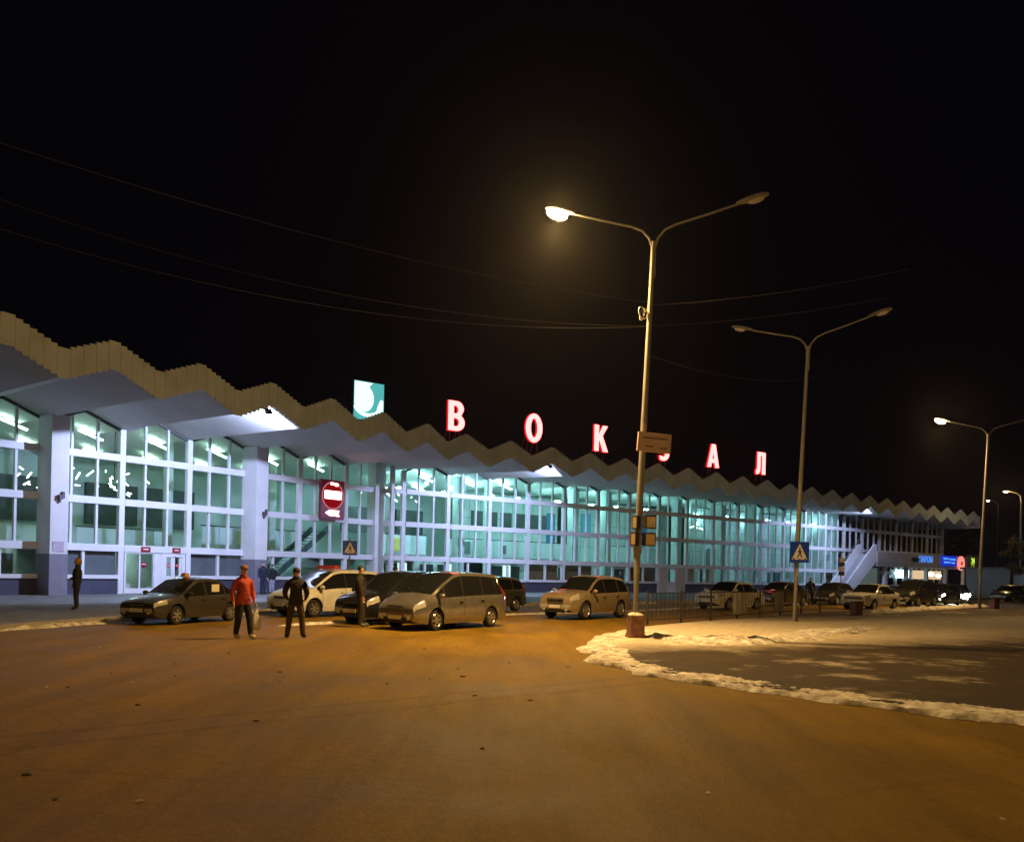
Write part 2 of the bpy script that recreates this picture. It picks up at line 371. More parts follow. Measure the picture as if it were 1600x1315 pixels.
# dark openings in the rear walls
mb=MB()
for s0,s1 in ((-26,-22),(-20.5,-16.6),(-15.4,-9.8),(-8.6,-5),(-4.4,-.5)):
    wbox(mb,'L',s0,s1,-16.28,-15.9,4.3,7.1)
for s0,s1 in ((6,9.6),(11,13.6)): wbox(mb,'R',s0,s1,-13.0,-12.7,4.6,6.7)
mb.build('dark_recess',M['indark'],bld)
mb=MB(); wbox(mb,'R',15.2,25.5,-9.0,-8.8,4.1,8.3); wbox(mb,'R',27,40.4,-9.0,-8.8,2.72,8.3); wbox(mb,'R',40.7,56.8,-6.2,-6.0,.12,8.4); mb.build('inner_wall',M['inpanel'],bld)
mb=MB()
for i in range(6):
    s=15.9+i*1.55; wbox(mb,'R',s,s+1.22,-8.79,-8.74,5.2,6.75)
mb.build('dark_window',M['indark'],bld)
mb=MB(); wbox(mb,'R',24.2,25.2,-8.79,-8.73,3.2,7.0); wbox(mb,'R',35.6,37.2,-8.79,-8.73,4.6,7.4); mb.build('blue_banner',mat('blue_banner',(.05,.20,.42),.5),bld)
mb=MB()
for s0,s1,z0,z1 in ((-26,-21.5,.12,2.3),(-20,-16,.12,3.6),(-6,-3.5,.12,2.2)): wbox(mb,'L',s0,s1,-9.2,-8.9,z0,z1)
for s0,s1 in ((5,8.4),(9,13),(16,20),(21,25.5),(28,33)): wbox(mb,'R',s0,s1,-6.8,-6.5,.12,2.35)
mb.build('kiosk_front',M['inwall'],bld)
mb=MB()
for s in (-25.4,-19.5,-17.7,-5.4): wbox(mb,'L',s,s+1.5,-8.88,-8.84,1.0,2.1)
for s in (5.4,7.0,9.6,11.2,16.5,18.2,21.6,23.4,28.6,30.6): wbox(mb,'R',s,s+1.2,-6.48,-6.44,.9,2.1)
mb.build('kiosk_window',M['indark'],bld)
mb=MB()
for s in (7.6,12.3,17.6,22.8): wbox(mb,'R',s,s+.8,-6.43,-6.40,1.2,2.15)
mb.build('lit_panel',emis('lit_poster',(.7,1,.9),1.3),bld)
for w,s0,s1,n,z0,z1,cc in (('R',28.4,29.6,-8.78,5.0,7.2,(.10,.32,.50)),('R',43.0,44.4,-5.98,2.2,4.4,(.08,.14,.12)),('R',46.5,48.2,-5.98,1.2,2.4,(.55,.62,.5)),('R',50.2,51.6,-5.98,4.6,6.6,(.06,.20,.36)),('R',31.5,33,-8.78,3.2,4.4,(.7,.75,.6)),('R',41.8,42.4,-5.98,1.0,2.3,(.04,.05,.05)),
    ('R',53.2,55.6,-5.98,.3,2.2,(.05,.10,.12)),('L',-4.2,-2.6,-5.42,3.0,3.9,(.5,.55,.2)),('R',13,13.9,-5.9,3.0,4.0,(.08,.12,.10)),('R',17.1,17.5,-5.9,3.1,3.8,(.10,.12,.10)),('R',6.2,6.9,-4.9,3.0,4.0,(.65,.6,.1))):
    mb=MB(); wbox(mb,w,s0,s1,n,n+.05,z0,z1); mb.build('wall_poster',mat('poster_print',cc,.5,var=.4,vscale=2.2,alt=[min(1,q*2.2) for q in cc]),bld)
# indoor stair
mb=MB(); mb.bar(W('L',-4.6,-2.6,.2),W('L',.9,-2.6,4.3),.16,.34); mb.bar(W('L',-4.6,-4.2,.2),W('L',.9,-4.2,4.3),.16,.34)
for i in range(18):
    f=(i+.5)/18; wbox(mb,'L',-4.6+5.5*f-.15,-4.6+5.5*f+.15,-4.1,-2.7,.2+4.0*f-.03,.2+4.0*f)
mb.build('inner_staircase',mat('stair_dark_green',(.07,.12,.11),.5),bld)

# ceiling lights: tubes on the slopes (left wing), round lamps (right wing)
def slope_tube(w,sv0,sv1,n,m,f0=.58,f1=.92,z=8.0):
    mid=(sv0+sv1)/2; a=mid+(sv1-mid)*f0-.1; b=mid+(sv1-mid)*f1
    za=9.06-.7*f0-.22; zb=9.06-.7*f1-.22
    mb=MB(); mb.bar(W(w,a,n,za),W(w,b+.5,n,zb-.12),.10,.07); return mb.build('ceiling_light',m,bld)
for k in range(0,8):
    for n in (-2.6,-9.5):
        slope_tube('L',LV[k],LV[k+1],n,M['tubeG'])
for k in range(0,3):
    for n in (-2.6,-9.5): slope_tube('R',RV[k],RV[k+1],n,M['tubeC'])
def disc(w,s,n,z,r,m):
    mb=MB(); p=W(w,s,n,z); mb.lathe([(.001,.09),(r*.7,.08),(r,.0),(r*.75,-.06),(.001,-.08)],20,0,p); 
    return mb.build('ceiling_light',m,bld,smooth=True)
for k in range(0,15):
    for n in (-2.9,-5.6):
        if n==-2.9 or k%2==0: disc('R',RV[k]+1.8+.4*((k*7)%3-1),n-.3*(k%2),7.45,.27,M['tubeC'] if k<8 else M['tubeF'])
# floodlights behind the fascia
def flood(t,target,power,nm='floodlight',size=R(165)):
    f=fas(t); nx=FD['L' if t<=7 else 'R'].normalized(); nn=Vector((nx.y,-nx.x)); p=f-nn*.30
    pos=Vector((p.x,p.y,8.50)); d=(Vector(target)-pos).normalized()
    q=d.to_track_quat('X','Z').to_matrix()
    mb=MB(); mb.box(pos-d*.12,(.10,.34,.24),0,q); mb.box(pos-d*.055,(.03,.30,.20),1,q); mb.bar(pos-d*.12,(p.x,p.y,8.86),.04,.04)
    mb.build('floodlight',[M['darkmetal'],emis('floodlight_glass',(.62,.74,1),30)],bld)
    l=bpy.data.lights.new('floodlight_beam','SPOT'); l.energy=power; l.color=(.50,.60,1.0); l.spot_size=size; l.spot_blend=.25; l.shadow_soft_size=.10
    lo_=bpy.data.objects.new('floodlight_beam',l); COL.objects.link(lo_); lo_.location=pos; lo_.rotation_euler=d.to_track_quat('-Z','Y').to_euler()
flood(3,W('L',-13.2,0,5.2),7500)
flood(9,W('R',9.4,0,5.2),4600)
flood(21,W('R',52.6,0,5.2),2600)

# outside stair, balcony and shop front at the far end
mb=MB()
S0,S1,N0,N1=54.6,59.6,1.1,2.7
for i in range(24):
    f=i/24; wbox(mb,'R',S0+(S1-S0)*f,S0+(S1-S0)*(f+1/24),N0+.02,N1-.02,.15 if i<1 else .15+4.2*(f-.04),.15+4.2*(f+1/24))
st=mb.build('staircase',mat('stair_concrete',(.45,.45,.46),.7,var=.12),bld)
for n0,n1 in ((N1,N1+.14),(N0-.14,N0)):
    mb=MB(); wpoly(mb,'R',[(S0-.6,.15),(S0+.4,.15),(S1+.1,3.55),(S1+.1,5.35),(S1-.35,5.35),(S0-.6,1.15)],n0,n1); mb.build('parapet',M['white'],st)
mb=MB()
for n in (N0-.07,):
    mb.bar(W('R',S0,n,1.9),W('R',S1,n,6.1),.05,.05)
    for i in range(6):
        f=i/5; p=W('R',S0+(S1-S0)*f,n,1.2+4.2*f); mb.tube([p,p+Vector((0,0,.75))],.02,6)
mb.build('handrail',M['steel'],st)
mb=MB(); wbox(mb,'R',59.72,83.0,.15,2.9,3.05,3.35); wbox(mb,'R',59.72,83.0,2.75,2.93,3.35,4.55); wbox(mb,'R',82.85,83,.15,2.75,3.35,4.55)
mb.build('balcony',mat('balcony_grey',(.42,.40,.39),.7,var=.12,vscale=1),bld)
for s in (62,66.5,71,75.5,80,82.6):
    mb=MB(); wbox(mb,'R',s-.18,s+.18,2.3,2.66,.15,3.05); mb.build('balcony_post',M['column'],bld)
mb=MB()
wbox(mb,'R',59.9,64.5,.2,.26,.9,2.9)
mb.build('shop_window',mat('shop_pale',(.35,.42,.40),.4,emit=(.55,.8,.75),estr=.10),bld)

# ------------------------------------------------------------------ ground
road=bpy.data.materials.new('slushy_asphalt'); road.use_nodes=True
nt=road.node_tree; b=nt.nodes['Principled BSDF']; N=nt.nodes.new; Lk=nt.links.new
tc=N('ShaderNodeTexCoord')
def noise(scale,det=6,rough=.6,vec=None):
    n=N('ShaderNodeTexNoise'); n.inputs['Scale'].default_value=scale; n.inputs['Detail'].default_value=det; n.inputs['Roughness'].default_value=rough
    Lk(vec or tc.outputs['Object'],n.inputs['Vector']); return n
def ramp(src,p0,p1,c0,c1):
    r=N('ShaderNodeValToRGB'); r.color_ramp.elements[0].position=p0; r.color_ramp.elements[1].position=p1
    r.color_ramp.elements[0].color=(*c0,1); r.color_ramp.elements[1].color=(*c1,1); Lk(src,r.inputs[0]); return r
n1=noise(.35,7,.65); n2=noise(7,6,.7); n3=noise(38,4,.7)
mp=N('ShaderNodeMapping'); mp.inputs['Rotation'].default_value=(0,0,R(-48)); mp.inputs['Scale'].default_value=(.9,.12,1); Lk(tc.outputs['Object'],mp.inputs[0])
n4=noise(1.6,6,.65,mp.outputs[0])
r1=ramp(n1.outputs['Fac'],.32,.68,(.155,.092,.0095),(.265,.160,.018))
r2=ramp(n4.outputs['Fac'],.36,.62,(.74,.74,.76),(1.06,1.05,1.04))
r4=ramp(n3.outputs['Fac'],.3,.7,(.68,.68,.68),(1.28,1.28,1.28))
r3=ramp(n2.outputs['Fac'],.3,.7,(.86,.86,.86),(1.10,1.10,1.10))
def mul(a,bb):
    m=N('ShaderNodeMix'); m.data_type='RGBA'; m.blend_type='MULTIPLY'; m.inputs[0].default_value=1; Lk(a,m.inputs[6]); Lk(bb,m.inputs[7]); return m.outputs[2]
c=mul(mul(mul(r1.outputs[0],r2.outputs[0]),r3.outputs[0]),r4.outputs[0])
# a pair of dark wet tyre tracks crossing the road
sep=N('ShaderNodeSeparateXYZ'); Lk(tc.outputs['Object'],sep.inputs[0])
def math_(op,a,bv=None,clamp=False):
    m=N('ShaderNodeMath'); m.operation=op; m.use_clamp=clamp
    for i,q in enumerate((a,bv)):
        if q is None: continue
        if isinstance(q,(int,float)): m.inputs[i].default_value=q
        else: Lk(q,m.inputs[i])
    return m.outputs[0]
wob=noise(.5,3)
wv=math_('MULTIPLY',math_('SUBTRACT',wob.outputs['Fac'],.5),.5)
dd=math_('ADD',math_('ADD',math_('MULTIPLY',sep.outputs[0],-.640),math_('MULTIPLY',sep.outputs[1],.768)),wv)
trk=None
for off,wd in ((8.72,.10),(9.35,.10)):
    g=math_('SUBTRACT',1.0,math_('DIVIDE',math_('ABSOLUTE',math_('SUBTRACT',dd,off)),wd),True)
    trk=g if trk is None else math_('MAXIMUM',trk,g)
brk=ramp(n2.outputs['Fac'],.42,.58,(0,0,0),(1,1,1))
tm=math_('MULTIPLY',math_('MULTIPLY',trk,brk.outputs[0]),.75)
wp=N('ShaderNodeMix'); wp.data_type='VECTOR'; wp.inputs[0].default_value=.12; Lk(tc.outputs['Object'],wp.inputs[4]); wn=noise(1.1,4); Lk(wn.outputs['Color'],wp.inputs[5])
vo=N('ShaderNodeTexVoronoi'); vo.feature='DISTANCE_TO_EDGE'; vo.inputs['Scale'].default_value=.42; Lk(wp.outputs[1],vo.inputs['Vector'])
ck=math_('MULTIPLY',math_('SUBTRACT',1.0,math_('DIVIDE',vo.outputs['Distance'],.012),True),ramp(n1.outputs['Fac'],.46,.60,(0,0,0),(1,1,1)).outputs[0])
n5=noise(2.2,7,.75); sp_=ramp(n5.outputs['Fac'],.60,.70,(0,0,0),(1,1,1))
tm=math_('MAXIMUM',tm,math_('MAXIMUM',math_('MULTIPLY',ck,.32),math_('MULTIPLY',sp_.outputs[0],.30)))
mx=N('ShaderNodeMix'); mx.data_type='RGBA'; Lk(tm,mx.inputs[0]); Lk(c,mx.inputs[6]); mx.inputs[7].default_value=(.055,.028,.006,1)
Lk(mx.outputs[2],b.inputs['Base Color'])
rr=ramp(n1.outputs['Fac'],.3,.7,(.48,.48,.48),(.8,.8,.8)); Lk(rr.outputs[0],b.inputs['Roughness']); b.inputs['Specular IOR Level'].default_value=.14
bp=N('ShaderNodeBump'); bp.inputs['Strength'].default_value=.5; bp.inputs['Distance'].default_value=.03
ad=math_('ADD',math_('MULTIPLY',n3.outputs['Fac'],.35),n2.outputs['Fac']); Lk(ad,bp.inputs['Height']); Lk(bp.outputs[0],b.inputs['Normal'])
mb=MB(); mb.face([(-150,-40,0),(170,-40,0),(170,260,0),(-150,260,0)]); tag(mb.build('road',road),kind='structure')

def slab(name,poly,z0,z1,m):
    mb=MB(); mb.face([(x,y,z1) for x,y in poly])
    for i in range(len(poly)):
        a,bq=poly[i],poly[(i+1)%len(poly)]
        mb.face([(*a,z0),(*bq,z0),(*bq,z1),(*a,z1)])
    return tag(mb.build(name,m),kind='structure')
kerbline=[(-18,2),(-14.6,12),(-12.5,20),(-11.5,25),(-9.3,30.2),(-6.2,35),(0,41.5),(8,49),(20,59),(40,75),(90,115)]
slab('station_pavement',kerbline+[(90,190),(-120,190),(-120,2)],-.05,.15,M['pave'])
from mathutils import noise as _nz
def fbm(x,y,f): return sum(_nz.noise(Vector((x*f*2**k,y*f*2**k,k*7.3)))/2**k for k in range(4))
def ribbon(mb,pts,w0,z0,h,w,mi=0,jit=0.,step=.07,na=15):
    """a low ragged bank of snow along a line of points"""
    pts=[Vector((*p,0)) for p in pts]
    for _ in range(2):                      # round the corners
        q=[pts[0]]
        for i in range(len(pts)-1): q+=[pts[i].lerp(pts[i+1],.25),pts[i].lerp(pts[i+1],.75)]
        pts=q+[pts[-1]]
    fine=[]; acc=0
    for i in range(len(pts)-1):
        n=max(1,int(round((pts[i+1]-pts[i]).length/step)))
        for k in range(n): fine.append(pts[i].lerp(pts[i+1],k/n))
    fine.append(pts[-1]); rows=[]; N=len(fine)
    for i,p in enumerate(fine):
        t=(fine[min(i+3,N-1)]-fine[max(i-3,0)]).normalized(); nn=Vector((t.y,-t.x,0))
        e=max(.03,min(1,i*step/.8,(N-1-i)*step/.8)); e=math.sqrt(e)
        ww=w*(1+jit*.9*fbm(p.x+3,p.y,.9))*e; ww=max(.08,ww); hh=h*max(.12,1+jit*1.3*fbm(p.x,p.y+9,1.1))*e; o_=jit*w*.35*fbm(p.x-5,p.y+2,.7)
        row=[]
        for q in range(na):
            a=-1+2*q/(na-1); pp=p+nn*(a*ww/2*(1+.25*jit*fbm(p.x*1.0+a*3,p.y,3.0))+o_)
            prof=max(0,1-abs(a)**2.2)
            z=prof*hh*(1+.75*jit*fbm(pp.x,pp.y,4.5))+prof*.03*fbm(pp.x,pp.y,14)
            row.append((pp.x,pp.y,z0+(max(0,z) if 0<q<na-1 else -.05)))
        rows.append(row)
    mb.grid(rows,mi)
mb=MB()
ribs=[]
for i in range(len(kerbline)-1):
    a,bq=Vector(kerbline[i]),Vector(kerbline[i+1]); d=(bq-a).normalized(); nn=Vector((d.y,-d.x))
    p=[a+nn*.002,bq+nn*.002,bq+nn*.16,a+nn*.16]
    mb.hexa([(q.x,q.y,-.03) for q in p]+[(q.x,q.y,.156) for q in p])
tag(mb.build('kerb',M['kerb']),kind='structure')
isl=[(4.2,26.2),(3.2,23.8),(2.2,20.9),(1.9,18.5),(1.85,16.2),(2.2,14.6),(3.1,13.2),(4.3,11.8),(6.1,10.2),(9,8),(16,3),(30,-6),(80,-20),(120,60),(60,81),(45,68.5),(32,57.3),(24.6,50.5),(17.5,43.3),(12.4,36.9),(7.2,30.5)]
im=bpy.data.materials.new('island_ground'); im.use_nodes=True; nt=im.node_tree; b=nt.nodes['Principled BSDF']; N=nt.nodes.new; Lk=nt.links.new
tc=N('ShaderNodeTexCoord'); sep=N('ShaderNodeSeparateXYZ'); Lk(tc.outputs['Object'],sep.inputs[0])
n1=noise(.45,7,.7); n2=noise(6,6,.7); n3=noise(1.6,6,.7)
base=ramp(n3.outputs['Fac'],.3,.7,(.017,.009,.0025),(.050,.028,.008))
# snow lies in a broad band beyond a line across the island, thinning to patches
vv=math_('ADD',math_('MULTIPLY',sep.outputs[0],-.42),math_('MULTIPLY',sep.outputs[1],.907))   # distance from the front
wv=math_('MULTIPLY',math_('SUBTRACT',math_('ADD',math_('MULTIPLY',n1.outputs['Fac'],.6),math_('MULTIPLY',n3.outputs['Fac'],.4)),.5),6.0)
vd=math_('ADD',vv,wv)
up=N('ShaderNodeMapRange'); up.inputs[1].default_value=14.2; up.inputs[2].default_value=17.6; Lk(vd,up.inputs[0])
dn=N('ShaderNodeMapRange'); dn.inputs[1].default_value=27; dn.inputs[2].default_value=23; Lk(vd,dn.inputs[0])
band=math_('MULTIPLY',up.outputs[0],dn.outputs[0])
pt=ramp(n1.outputs['Fac'],.54,.68,(0,0,0),(1,1,1)); gr=ramp(n2.outputs['Fac'],.36,.60,(.66,.66,.66),(1,1,1))
sm=math_('MULTIPLY',math_('MAXIMUM',band,math_('MULTIPLY',pt.outputs[0],.65)),gr.outputs[0],True)
mx=N('ShaderNodeMix'); mx.data_type='RGBA'; Lk(sm,mx.inputs[0]); Lk(base.outputs[0],mx.inputs[6]); mx.inputs[7].default_value=(.74,.64,.49,1)
Lk(mx.outputs[2],b.inputs['Base Color']); b.inputs['Roughness'].default_value=.85
bp=N('ShaderNodeBump'); bp.inputs['Strength'].default_value=.7; bp.inputs['Distance'].default_value=.05; Lk(math_('ADD',n2.outputs['Fac'],math_('MULTIPLY',sm,.8)),bp.inputs['Height']); Lk(bp.outputs[0],b.inputs['Normal'])
slab('traffic_island',isl,-.05,.08,im)
# snow banks (uncountable ground cover)
mb=MB()
ribbon(mb,[(4.6,25.4),(3.3,23.6),(2.35,20.9),(2.05,18.5),(2.0,16.2),(2.35,14.7),(3.2,13.35),(4.4,11.95),(6.2,10.35),(9,8.2),(13,5.2)],0,.055,.040,.86,0,.60)
ribbon(mb,[(3.4,22.4),(4.2,20.9),(4.9,20.6),(5.6,21.0)],0,.06,.12,1.0,0,.7)
ribbon(mb,[(3.6,19.6),(4.6,20.0),(6.0,21.1),(7.4,22.6),(9.6,25.2),(12,27.6)],0,.06,.10,1.4,0,.8)
ribbon(mb,[(17.3,40.0),(21,44.5),(27,50.6),(30.5,54.4)],0,.06,.14,.8,0,.6)
tag(mb.build('snow_bank',M['snow'],smooth=70),kind='stuff')
mb=MB()
ribbon(mb,[(-6.6,23.9),(-5.4,25.7),(-3.6,28.4),(-.1,32.9),(5.8,38.3),(10.3,44.6),(17.6,52.2),(22.8,57.2),(31,63)],0,.0,.055,.34,0,.35)
ribbon(mb,[(-13.6,16.5),(-12.3,20.2),(-11.35,24.2),(-10.4,27.2)],0,0,.07,.45,0,.7)
ribbon(mb,[(-9.2,29.0),(-7.9,32.0),(-5.0,35.7),(0.6,41.2),(8.4,48.6)],0,0,.14,.4,0,.7)
ribbon(mb,[(36,58.5),(44,66),(60,79)],0,.13,.4,1.2,0,.4)
tag(mb.build('kerb_snow',M['snow'],smooth=70),kind='stuff')
# crumbs of ice and grit on the road
mb=MB(); mg=MB()
for i in range(90):
    x=random.uniform(-9,7); y=random.uniform(4.5,19)
    if x>1.3 and y>9: continue
    r=random.uniform(.006,.022)*(1.6 if random.random()<.08 else 1)
    (mb if random.random()<.35 else mg).ell((x,y,r*.25),(r*random.uniform(1,2.4),r,r*.55),7,5,0,Matrix.Rotation(random.uniform(0,3),3,'Z'))
tag(mb.build('ice_crumbs',M['snow'],smooth=True),kind='stuff'); tag(mg.build('road_grit',mat('dark_grit',(.05,.035,.02),.9),smooth=True),kind='stuff')

# ------------------------------------------------------------------ street lamps
def lamp_mesh():
    root=thing('street_lamp',None,None)
    mb=MB(); mb.tube([(0,0,0),(0,0,2.2),(.12,0,6),(.25,0,10.1)],[.098,.094,.074,.056],12)
    mb.tube([(0.005,0,2.15),(0.008,0,2.3)],[.115,.115],12)
    mb.build('pole',M['concpole'],root,smooth=True)
    for sx in (-1,1):
        pts=[(.25+sx*.030,0,9.2),(.25+sx*.035,0,9.95),(.25+sx*.11,0,10.18),(.25+sx*.28,0,10.38),(.25+sx*.55,0,10.50),(.25+sx*1.3,0,10.70),(.25+sx*2.1,0,10.93)]
        mb=MB(); mb.tube(pts,[.036,.034,.033,.032,.031,.030,.028],8); mb.build('arm',M['concpole'],root,smooth=True)
        mb=MB(); rot=Matrix.Rotation(-sx*R(14),3,'Y')
        c=Vector((.25+sx*2.42,0,11.02))
        rows=[]
        for u,ww,hh in ((-.40,.05,.05),(-.33,.075,.07),(-.15,.12,.09),(.08,.145,.10),(.26,.13,.09),(.37,.08,.06),(.40,.02,.02)):
            rows.append([c+rot@Vector((sx*u,ww*math.cos(a),hh*(math.sin(a) if math.sin(a)>0 else .28*math.sin(a)))) for a in [2*math.pi*k/12 for k in range(12)]])
        mb.grid(rows,0,True); mb.face(rows[0]); mb.face(rows[-1])
        h=mb.build('lamp_head',M['lampglass'] if False else M['concpole'],root,smooth=50)
        mb=MB(); mb.ell(c+rot@Vector((sx*.07,0,-.045)),(.21,.10,.075),16,10,0,rot); mb.build('lamp_bowl',M['lampglass'],h,smooth=True)
    return root
def kids(o,n): return [c for c in o.children if c.name.split('.')[0]==n]
LAMPP=2100
def light_up(root,side,power):
    h=sorted(kids(root,'lamp_head'),key=lambda q:sum(v.co.x for v in q.data.vertices))[0 if side<0 else 1]
    b=kids(h,'lamp_bowl')[0]; b.data=b.data.copy(); b.data.materials[0]=M['sodium']
    vc=sum((v.co for v in b.data.vertices),Vector())/len(b.data.vertices)
    for v in b.data.vertices: v.co=vc+Vector(((v.co.x-vc.x)*1.3,(v.co.y-vc.y)*1.4,(v.co.z-vc.z)*1.75-.05))
    b.data.materials[0]=emis('sodium_bulb',(1,.60,.20),power/1.75)
    bpy.context.view_layer.update()
    p=root.matrix_world@Vector((.25+side*2.5,0,10.74))
    l=bpy.data.lights.new('sodium_beam','SPOT'); l.energy=power*5.0; l.color=(1,.60,.20); l.shadow_soft_size=.16; l.spot_size=R(158); l.spot_blend=1
    o=bpy.data.objects.new('sodium_beam',l); COL.objects.link(o); o.location=p-Vector((0,0,.02))
lp1=lamp_mesh(); tag(lp1,'tall double lamp post on the red plinth, nearest the camera, its left head lit','street lamp','double-armed lamp posts along the island')
lp1.location=(3.18,21.5,.06); lp1.rotation_euler=(0,0,R(-11))
lp2=dup(lp1); tag(lp2,'double lamp post carrying the blue crossing sign, both heads unlit','street lamp'); lp2.location=(10.45,31.0,.07); lp2.rotation_euler=(0,0,R(-28))
lp3=dup(lp1); tag(lp3,'far double lamp post by the purple bin with its left head lit','street lamp'); lp3.location=(27.0,48.6,.07); lp3.rotation_euler=(0,0,R(-20))
light_up(lp1,-1,LAMPP); light_up(lp3,-1,LAMPP*.42)
# red plinth under the nearest post
mb=MB(); mb.hexa([(-.22,-.21,.0),(.21,-.22,0),(.22,.21,0),(-.20,.22,0),(-.20,-.19,.60),(.19,-.20,.62),(.20,.19,.61),(-.19,.20,.62)],0)
mb.hexa([(-.27,-.25,-.02),(.23,-.27,-.02),(.25,.25,-.02),(-.24,.25,-.02),(-.24,-.22,.13),(.20,-.23,.08),(.22,.22,.10),(-.22,.22,.12)],0)
mb.lathe([(.001,.70),(.12,.69),(.22,.655),(.25,.625),(.235,.60)],10,1)
pl=mb.build('lamp_plinth',[M['brick'],M['snow']],None,smooth=30); pl.location=(3.18,21.5,.07); pl.rotation_euler=(0,0,R(12)); pl.scale=(.88,.88,.94); tag(pl,'chipped brick red plinth at the foot of the nearest lamp post','plinth')
# single far lamp
def single(name,label,loc,h,dirx,power,off=0):
    r=thing(name,label,'street lamp',loc)
    mb=MB(); mb.tube([(0,0,0),(0,0,h-1),(dirx*.1,0,h-.3),(dirx*.6,0,h),(dirx*1.3,0,h+.15)],[.11,.08,.06,.05,.04],8); mb.build('pole',M['concpole'],r,smooth=True)
    mb=MB(); mb.ell((dirx*1.6,0,h+.18),(.36,.14,.08),12,6); hd=mb.build('lamp_head',M['concpole'],r,smooth=True)
    mb=MB(); mb.ell((dirx*1.62,0,h+.10),(.24,.13,.10),12,6); mb.build('lamp_bowl',M['sodium'],hd,smooth=True)
    if power:
        l=bpy.data.lights.new('sodium_light','POINT'); l.energy=power; l.color=(1,.60,.20); l.shadow_soft_size=.16
        o=bpy.data.objects.new('sodium_light',l); COL.objects.link(o); o.location=(loc[0]+dirx*1.62,loc[1],h-.1)
single('street_lamp','single lit lamp far beyond the station end, the brighter of two in the distance',(53.0,88,0),11.0,-1,400)
single('street_lamp','small distant lit lamp peeking out just right of the far double post',(76.5,133,0),14.3,-1,0)
# the next lamps of the plaza stand behind the photographer, out of frame
for p,e in (((7.5,-5.5,11),3500),((-15.5,4.0,11),650)):
    l=bpy.data.lights.new('sodium_light','POINT'); l.energy=e; l.color=(1,.60,.20); l.shadow_soft_size=.2
    o=bpy.data.objects.new('sodium_light',l); COL.objects.link(o); o.location=p

# sign board and boxes on the nearest post
face2=Matrix.Rotation(R(-6),3,'Z')
mb=MB(); mb.box((0,0,0),(.86,.10,.48),0); mb.box((0,-.055,0),(.78,.012,.40),1); 
for z,x0,x1 in ((.10,-.32,.34),(-.115,-.24,-.03),(-.135,.14,.33)): mb.box(((x0+x1)/2,-.063,z),(x1-x0,.006,.035),2)
sb=mb.build('sign_board',[mat('sign_rim_orange',(.52,.34,.24),.5),mat('sign_face_terracotta',(.56,.38,.30),.5,var=.12,vscale=6),mat('sign_lettering',(.16,.085,.05),.6)],None); 
sb.location=(3.52,21.3,5.02); sb.rotation_euler=(0,R(3.5),R(8)); tag(sb,'orange brown sign board with two faint text lines on the nearest lamp post','sign')
k=0
for dx,z,ww in ((-.17,3.00,.16),(.17,3.02,.30),(-.20,2.58,.17),(.16,2.58,.30)):
    mb=MB(); mb.box((0,0,0),(ww,.16,.34),0); mb.box((0,-.085,-.005),(ww-.06,.012,.27),1)
    if k==1: mb.box((.03,-.093,-.08),(.03,.004,.03),0)
    o=mb.build('sign_box',[M['darkmetal'],mat('cream_enamel',(.72,.58,.36),.5,var=.15,vscale=8)],None)
    o.location=(3.29+dx,21.36,z); o.rotation_euler=(0,0,R((-35,18,-35,18)[k]))
    tag(o,['upper left narrow cream box strapped to the nearest lamp post','upper right square cream box with a dark dot on the nearest post','lower left narrow cream box strapped to the nearest lamp post','lower right plain square cream box on the nearest post'][k],'sign','small boxes strapped to the lamp post'); k+=1
# pedestrian crossing sign
def crossing(name,label,loc,rz,size):
    r=thing(name,label,'road sign',loc,rz)
    mb=MB(); s=size
    mb.box((0,0,0),(s,.03,s)); mb.build('plate',mat('sign_blue',(.02,.07,.62),.4),r)
    mb=MB()
    tri=[(-.42*s,-.36*s),(.42*s,-.36*s),(0,.42*s)]
    mb.face([(x,-.019,z) for x,z in tri]); 
    mb.build('triangle',mat('sign_white',(.82,.82,.84),.5),r)
    mb=MB()
    def q(pts): mb.face([(x*s,-.024,z*s) for x,z in pts])
    q([(.0+.05*math.cos(a),.16+.05*math.sin(a)) for a in [k*math.pi/5 for k in range(10)]])
    q([(-.06,.09),(.05,.10),(.06,-.06),(-.03,-.06)]); q([(-.03,-.06),(.03,-.06),(-.10,-.27),(-.16,-.25)]); q([(.0,-.06),(.06,-.06),(.15,-.27),(.09,-.28)])
    q([(.03,.08),(.06,.06),(.15,-.02),(.12,-.05)]); q([(-.05,.08),(-.02,.05),(-.13,-.03),(-.15,0)])
    q([(-.34,-.29),(-.22,-.29),(-.26,-.345),(-.39,-.345)]); q([(-.05,-.31),(.05,-.31),(.06,-.345),(-.06,-.345)]); q([(.22,-.29),(.34,-.29),(.39,-.345),(.26,-.345)])
    mb.build('walker',M['black'],r); return r
crossing('crossing_sign','blue pedestrian crossing sign with white triangle on the middle lamp post',(10.48,30.78,2.62),R(12),.76)
c2=crossing('crossing_sign','small dim pedestrian crossing sign on a thin pole before the lit hall',(-7.0,36.3,2.55),R(20),.62)
mb=MB(); mb.tube([(0,.05,-2.55),(0,.05,.45)],.035,8); mb.build('pole',M['steel'],c2,smooth=True)
# small striped signal post near the stair
r=thing('signal_post','slim signal post with dark and pale banded boxes before the outside stair','signal',(24.2,62.0,0))
mb=MB(); mb.tube([(0,0,0),(0,0,3.4)],.05,8); mb.build('pole',M['steel'],r)
mb=MB()
for i in range(4): mb.box((0,-.08,2.05+.33*i),(.36,.24,.30),i%2)
mb.build('signal_head',[M['darkmetal'],mat('signal_beige',(.5,.45,.3),.5)],r)

